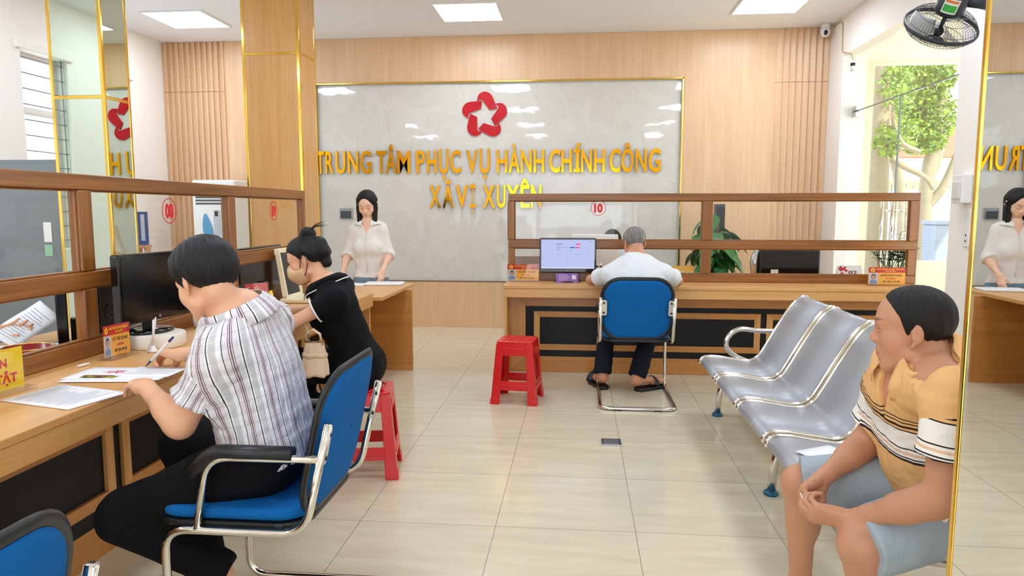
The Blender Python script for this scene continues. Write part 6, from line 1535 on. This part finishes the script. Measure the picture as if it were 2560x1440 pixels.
b = MB(); b.box((la, 6.42, ZT + .001), (lb_ + .1, 6.64, ZT + .016)); b.build('keyboard_base', SILV, t, bevel=.004); b = MB(); b.add([(la, 6.425, ZT + .017), (lb_ + .1, 6.425, ZT + .017), (lb_ + .1, 6.38, lz), (la, 6.38, lz), (la, 6.431, ZT + .017), (lb_ + .1, 6.431, ZT + .017), (lb_ + .1, 6.387, lz), (la, 6.387, lz)], [(0, 1, 2, 3), (7, 6, 5, 4), (0, 4, 5, 1), (1, 5, 6, 2), (2, 6, 7, 3), (3, 7, 4, 0)]); b.build('lid', SILV, t, bevel=.002)
xa, xb = PY(1484, 640, 6.5).x, PY(1545, 640, 6.5).x; za = PY(1515, 586, 6.5).z
t = thing('computer_monitor', 'white monitor back between the lit screen and the grey haired man', 'monitor', ((xa + xb) / 2, 6.5, ZT))
b = MB(); b.box((xa - .2, 6.5, ZT + .08), (xb, 6.53, za)); b.build('case', WHITEP, t, bevel=.008); b = MB(); b.box((xa + .02, 6.53, ZT + .03), (xa + .09, 6.56, ZT + .3)); b.build('neck', WHITEP, t, bevel=.006); b = MB(); b.box((xa - .06, 6.46, ZT + .001), (xa + .17, 6.64, ZT + .03)); b.build('base', WHITEP, t, bevel=.006)
b = MB(); b.cbox(((xa + xb) / 2 + .01, 6.498, ZT + .27), (.03, .004, .012)); b.build('logo', BLKPL, t)
xw = PY(1367, 680, 6.3).x
t = thing('tissue_box', 'white box behind the bottom rail beside the lit monitor', 'box', (xw, 6.3, ZT)); b = MB(); b.box((xw - .06, 6.26, ZT + .001), (xw + .06, 6.36, ZT + .105)); b.build('body', PAPER, t, bevel=.004)
c_ = PY(1462, 676, 6.33); t = thing('charger_plug', 'black square plug adapter with a white cable behind the glass of window 10', 'plug', (c_.x, 6.33, ZT)); b = MB(); b.box((c_.x - .018, 6.32, ZT + .06), (c_.x + .018, 6.35, ZT + .095)); b.build('adapter', BLKPL, t, bevel=.003); b = MB(); b.tube([(c_.x, 6.335, ZT + .06), (c_.x, 6.335, ZT + .001)], .008, 6); b.build('cable', WHITEP, t)
hx = PY(1497, 690, 6.0).x; t = thing('pen_stand', 'small white pen stand with two white pens beside the grey haired man', 'pen stand', (hx, 5.98, ZT)); b = MB(); b.box((hx - .03, 5.955, ZT + .001), (hx + .03, 6.005, ZT + .03)); b.build('base', WHITEP, t, bevel=.005)
for dx in (-.014, .014):
    b = MB(); b.tube([(hx + dx, 5.98, ZT + .03), (hx + dx, 5.98, ZT + .16)], .0065, 8); pn = b.build('pen', WHITEP, t); b = MB(); b.tube([(hx + dx, 5.98, ZT + .125), (hx + dx, 5.98, ZT + .143)], .0072, 8); b.build('pen_clip', BLKPL, pn)
sheet('form_sheet', 'white paper under the arms of the grey haired man', (.40, 5.80, ZT), .1, .30, .21, z=.0012, lines=5)
sheet('document_sheet', 'white document pile under the fingers of the standing woman', (PZ(968, 709, DZ).x, 5.98, DZ), .12, .32, .20, z=.0012, th=.018, lines=5)
sheet('document_sheet', 'white papers lying left of the document pile on the plain desk', (PZ(885, 714, DZ).x, 5.97, DZ), -.3, .22, .2, z=.0012, th=.003, lines=4)
bp_ = PZ(2050, 1150, .385); sheet('paper_sheet', 'white folded paper lying on the bench seat beside the man in orange', (bp_.x + .03, bp_.y, .402), .5, .18, .16, z=.004, th=.004)

# the clerk behind window 10 and the clerk behind window 08
cz = PY(1531, 576, 7.0)
J = dict(pel=(cz.x, 7.12, .54), chest=(cz.x, 7.08, .80), neck=(cz.x, 7.05, .99), SL=(cz.x - .17, 7.05, .93), SR=(cz.x + .17, 7.05, .93), EL=(cz.x - .22, 6.9, .74), ER=(cz.x + .22, 6.9, .74), WL=(cz.x - .12, 6.70, .80), WR=(cz.x + .12, 6.70, .80),
         HL=(cz.x - .09, 7.12, .52), HR=(cz.x + .09, 7.12, .52), KL=(cz.x - .1, 6.76, .50), KR=(cz.x + .1, 6.76, .50), AL=(cz.x - .1, 6.9, .1), AR=(cz.x + .1, 6.9, .1), TL=(cz.x - .1, 6.76, .025), TR=(cz.x + .1, 6.76, .025))
J['SL'], J['SR'] = J['SR'], J['SL']; J['EL'], J['ER'] = J['ER'], J['EL']; J['WL'], J['WR'] = J['WR'], J['WL']; J['HL'], J['HR'] = J['HR'], J['HL']; J['KL'], J['KR'] = J['KR'], J['KL']; J['AL'], J['AR'] = J['AR'], J['AL']; J['TL'], J['TR'] = J['TR'], J['TL']
m6 = person('clerk hidden behind the white monitor at window 10, only black hair in view', (cz.x, 7.12, 0))
F6 = Fig(J, ((cz.x, 7.0, cz.z - .115), (0, -.94, -.34), (0, -.34, .94), .95), m=.92)
F6.build_body('body', SKIN3, m6, h=.011, hh=.004)
F6.shirt('shirt', mat('pale_shirt', (214, 220, 226), .8), m6, h=.011, folds=.0, attrs=False); F6.trousers('trousers', TROUD, m6, h=.012, folds=.0, waist=.03)
F6.hair('hair', HAIRB, m6, ([-.12, -.07, -.035, -.01, .012, .03, .06, .09], [-.062, -.060, -.05, -.004, -.02, .03, .055, .062]), h=.005)
w8, pp = PX(28, 842, -2.46), PX(75, 800, -2.42)
J = dict(pel=(-3.02, 2.62, .55), chest=(-2.98, 2.62, .83), neck=(-2.95, 2.62, 1.03), SL=(-2.94, 2.80, .98), SR=(-2.94, 2.44, .98), EL=(-2.74, 2.88, .79), ER=(-2.72, 2.42, .80), WL=(-2.54, w8.y - .04, w8.z + .01), WR=(-2.50, 2.52, .84),
         HL=(-3.02, 2.71, .53), HR=(-3.02, 2.53, .53), KL=(-2.66, 2.72, .50), KR=(-2.66, 2.52, .50), AL=(-2.78, 2.72, .1), AR=(-2.78, 2.52, .1), TL=(-2.64, 2.72, .025), TR=(-2.64, 2.52, .025))
m7 = person('clerk behind window 08, only the hand holding a printed sheet in view', (-3.02, 2.62, 0))
F7 = Fig(J, ((-2.9, 2.62, 1.19), (.92, .05, -.38), (.38, 0, .92), .98), m=.95)
F7.hand('L', (.45, .85, .10), (.5, -.35, .5), 1, curl=(.25, .25, .3, .35), thumb=(.5, .3), spread=.05)
F7.build_body('body', SKIN1, m7, h=.011, hh=.006)
F7.shirt('shirt', mat('blue_shirt', (40, 110, 150), .8), m7, h=.011, folds=.0, sleeve={'L': 1.45, 'R': 1.45}, attrs=False); F7.trousers('trousers', TROUD, m7, h=.012, folds=.0, waist=.03)
F7.hair('hair', HAIRB, m7, ([-.12, -.07, -.035, -.01, .012, .03, .06, .09], [-.062, -.060, -.05, -.004, -.02, .03, .055, .062]), h=.006)
# the sheet in the clerk's hand
XP = -2.38; cs = [PX(-30, 835, -2.52), PX(40, 872, XP), PX(153, 800, XP), PX(100, 755, -2.52)]
t = thing('printed_sheet', 'printed sheet held up by the clerk behind window 08', 'paper', cs[1])
def psh(u, v): return (cs[0] * (1 - u) + cs[3] * u) * (1 - v) + (cs[1] * (1 - u) + cs[2] * u) * v + Vector((.05 * (u - .5) ** 2 - .012, 0, .03 * max(0, u - .75)))
b = MB(); b.grid(psh, 12, 6); b.build('sheet', PAPER, t, solid=.0008)
b = MB()
for i in range(13):
    u = .12 + .06 * i; b.add([psh(u + du, v) + Vector((.0015, 0, 0)) for du, v in ((0, .12), (.012, .12), (.012, .85 - .3 * ((i * 7) % 3) / 3), (0, .85 - .3 * ((i * 7) % 3) / 3))], [(0, 1, 2, 3)])
b.build('print', INK, t)

# ================================================================= outside the glass door
b = MB(); b.box((XR + .23, -6, -.25), (60, 70, -.06)); struct(b.build('ground', mat('pale_paving', (206, 202, 190), .8, vary=.04)))
b = MB(); y9 = 9.6; zb9 = PY(2280, 154, y9).z; xp0, xp1 = PY(2128, 300, y9).x, PY(2181, 300, y9).x
b.box((xp0 - .6, y9, zb9), (9.5, y9 + .25, zb9 + 1.4)); b.box((xp0 - .6, y9, -.06), (xp1, y9 + .25, zb9)); struct(b.build('wall_porch', mat('porch_paint', (212, 204, 182), .7)))
b = MB(); b.box((XR + .22, 3.0, 3.25), (6.4, y9 + .25, 3.45)); struct(b.build('ceiling_porch', mat('porch_ceiling', (220, 212, 188), .7)))  # porch roof, added to keep direct sun out of the hall
zs = PY(2330, 655, 9.2).z
b = MB(); b.box((PY(2262, 660, 9.2).x, 9.2, -.06), (8.4, 9.5, zs)); struct(b.build('wall_planter', mat('planter_wall', (224, 212, 180), .7)))
BARK = mat('tree_bark', (150, 140, 118), .9, bump=(18, .8), vary=.2); LEAFS = [mat('yellow_green_leaf', (132, 166, 52), .5, vary=.25), mat('deep_green_leaf', (88, 128, 48), .5, vary=.2)]  # two leaf greens, mixed at random through each crown
def tree(lab, Y, trunk, rs, branches, blobs, n, seed):
    q = random.Random(seed); t = thing('leafy_tree', lab, 'tree', (PY(*trunk[0], Y).x, Y, -.06), 0, 'trees outside the glass door')
    pts = [PY(x, y, Y) for x, y in trunk]; pts[0].z = -.06
    b = MB(); b.tube(smooth3(pts), [rs[0] + (rs[1] - rs[0]) * i / (len(smooth3(pts)) - 1) for i in range(len(smooth3(pts)))], 12); b.build('trunk', BARK, t)
    for br, r0, dy in branches:
        p = [PY(x, y, Y) + Vector((0, dy * i / len(br), 0)) for i, (x, y) in enumerate(br)]; b = MB(); s = smooth3(p); b.tube(s, [r0 * (1 - .6 * i / (len(s) - 1)) for i in range(len(s))], 8); b.build('branch', BARK, t)
    b = MB()
    for i in range(n):
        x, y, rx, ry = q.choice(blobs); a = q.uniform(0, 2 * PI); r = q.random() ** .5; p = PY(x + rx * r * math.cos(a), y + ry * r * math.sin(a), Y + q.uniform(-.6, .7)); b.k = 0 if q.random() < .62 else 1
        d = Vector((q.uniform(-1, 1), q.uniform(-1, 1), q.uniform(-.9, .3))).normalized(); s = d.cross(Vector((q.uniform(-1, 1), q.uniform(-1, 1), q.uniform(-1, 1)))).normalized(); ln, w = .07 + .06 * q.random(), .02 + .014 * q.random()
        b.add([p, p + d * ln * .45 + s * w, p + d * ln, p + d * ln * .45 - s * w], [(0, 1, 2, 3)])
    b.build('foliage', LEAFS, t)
def smooth3(p, k=4):
    out = []
    for i in range(len(p) - 1):
        a, b_, c, d = p[max(i - 1, 0)], p[i], p[i + 1], p[min(i + 2, len(p) - 1)]
        for j in range(k):
            u = j / k; out.append(.5 * ((2 * b_) + (c - a) * u + (2 * a - 5 * b_ + 4 * c - d) * u * u + (3 * b_ - a - 3 * c + d) * u ** 3))
    out.append(p[-1]); return out
tree('thick straight tree trunk beside the porch pillar', 11.4, [(2188, 640), (2192, 480), (2200, 300), (2205, 120), (2210, -60)], (.17, .14), [([(2204, 190), (2235, 250), (2262, 310), (2300, 350), (2362, 368)], .085, 1.0), ([(2196, 370), (2225, 385), (2275, 412), (2340, 440), (2370, 470)], .075, .6)], [(2240, 210, 40, 60), (2215, 350, 30, 40)], 1100, 1)
tree('forked leafy tree outside the right half of the glass door', 14.2, [(2305, 640), (2312, 520), (2322, 420), (2335, 360), (2352, 250), (2372, 100)], (.14, .09), [([(2318, 440), (2345, 400), (2372, 300), (2384, 200)], .12, .3), ([(2332, 360), (2318, 280), (2308, 200), (2296, 150)], .04, .2), ([(2310, 520), (2350, 470), (2380, 380)], .11, -.3)], [(2290, 200, 90, 60), (2270, 270, 70, 60), (2330, 290, 60, 70), (2240, 320, 50, 50), (2300, 350, 60, 30), (2330, 180, 60, 50)], 8500, 2)
tree('slim slanting tree behind the door handles', 12.75, [(2262, 640), (2250, 480), (2236, 400), (2222, 360)], (.10, .07), [([(2236, 400), (2215, 370), (2200, 350)], .04, .2)], [(2250, 330, 50, 40), (2230, 260, 40, 60)], 500, 3)
# fence, bins, house, flag
fy = 15.0; FEN = mat('grey_green_iron', (150, 168, 170), .5, .2)
t = thing('iron_fence', 'pale iron fence with ring ornaments outside the glass door', 'fence', (PY(2260, 640, fy).x, fy, -.06))
x0, x1 = PY(2150, 600, fy).x, PY(2420, 600, fy).x; zt_, zm, zl = PY(2260, 470, fy).z, PY(2260, 565, fy).z, PY(2260, 620, fy).z
for nm, z in (('rail', zt_ - .12), ('rail', zm), ('rail', zl), ('rail', .06)):
    b = MB(); b.box((x0, fy - .015, z - .015), (x1, fy + .015, z + .015)); b.build(nm, FEN, t)
n = 16
for i in range(n):
    x = x0 + (x1 - x0) * i / (n - 1); b = MB(); b.tube([(x, fy, -.055), (x, fy, zt_)], .012, 6); b.lathe([(.012, 0), (.03, .03), (.0, .12)], (x, fy, zt_ - .005), 8); b.build('bar', FEN, t)
for i in range(n - 1):
    x = x0 + (x1 - x0) * (i + .5) / (n - 1); b = MB()
    b.tube([(x + .07 * math.cos(a), fy, (zm + zl) / 2 + .07 * math.sin(a)) for a in np.linspace(0, 2 * PI, 20)[:-1]], .009, 5, closed=True); b.build('ring', FEN, t)
    b = MB(); b.tube([(x + .03 * math.sin(s_ * 2.2), fy, zm + .03 + (zt_ - .16 - zm) * s_ / 6) for s_ in np.linspace(0, 6, 26)], .008, 5); b.build('scroll', FEN, t)
by = 10.6; BINB = mat('bin_blue', (150, 164, 186), .5)
for k, (x, lab) in enumerate(((2340, 'pale blue wheeled bin outside beside the door jamb'),)):
    c0 = PY(x, 650, by + (1.6 if k else 0)); yy = by + (1.6 if k else 0); zt2 = PY(x, 562, yy).z; w = .125
    t = thing('waste_bin', lab, 'bin', (c0.x, yy, -.06))
    b = MB(); b.add([(c0.x + sx * w * (.85 if z < 0 else 1), yy + sy * .2, z) for z in (-.055, zt2) for sx, sy in ((-1, -1), (1, -1), (1, 1), (-1, 1))], [(3, 2, 1, 0), (4, 5, 6, 7), (0, 1, 5, 4), (1, 2, 6, 5), (2, 3, 7, 6), (3, 0, 4, 7)]); b.build('body', BINB, t, bevel=.015)
    b = MB(); b.box((c0.x - w - .02, yy - .23, zt2 + .002), (c0.x + w + .02, yy + .22, zt2 + .06)); b.build('lid', BINB, t, bevel=.02)
hy = 30.0; t = thing('house', 'white house with an orange band across the street', 'house', (PY(2270, 640, hy).x, hy + 3, -.06))
x0, x1 = PY(2040, 500, hy).x, PY(2520, 500, hy).x; z1 = PY(2260, 395, hy).z; z2, z3 = PY(2260, 452, hy).z, PY(2260, 474, hy).z
b = MB(); b.box((x0, hy, -.055), (x1, hy + 6, z1)); b.build('wall', mat('house_white', (236, 234, 226), .8), t); b = MB(); b.box((x0 - .2, hy - .3, z3), (x1 + .2, hy, z2)); b.build('band', mat('orange_band', (236, 190, 110), .7), t)
b = MB(); b.add([(x0 - .4, hy - .5, z1), (x1 + .4, hy - .5, z1), (x1 + .4, hy + 6.4, z1), (x0 - .4, hy + 6.4, z1), (x0 + 1, hy + 3, z1 + 1.6), (x1 - 1, hy + 3, z1 + 1.6)], [(0, 1, 5, 4), (1, 2, 5), (2, 3, 4, 5), (3, 0, 4), (3, 2, 1, 0)]); b.build('roof', mat('red_tile', (190, 96, 70), .8), t)
gy = 14.2; t = thing('flag', 'small red flag outside behind the glass door', 'flag', PY(2203, 520, gy)); pz = PY(2203, 430, gy); b = MB(); b.tube([(pz.x, gy, -.055), (pz.x, gy, pz.z)], .015, 8); b.build('pole', STEEL, t)
b = MB(); b.grid(lambda u, v: Vector((pz.x + .012 + .10 * u * (1 - .3 * v), gy + .03 * math.sin(6 * u + 3 * v), pz.z - .03 - .36 * v - .1 * u)), 8, 8); b.build('cloth', mat('flag_red', (222, 40, 46), .7), t, solid=.003)
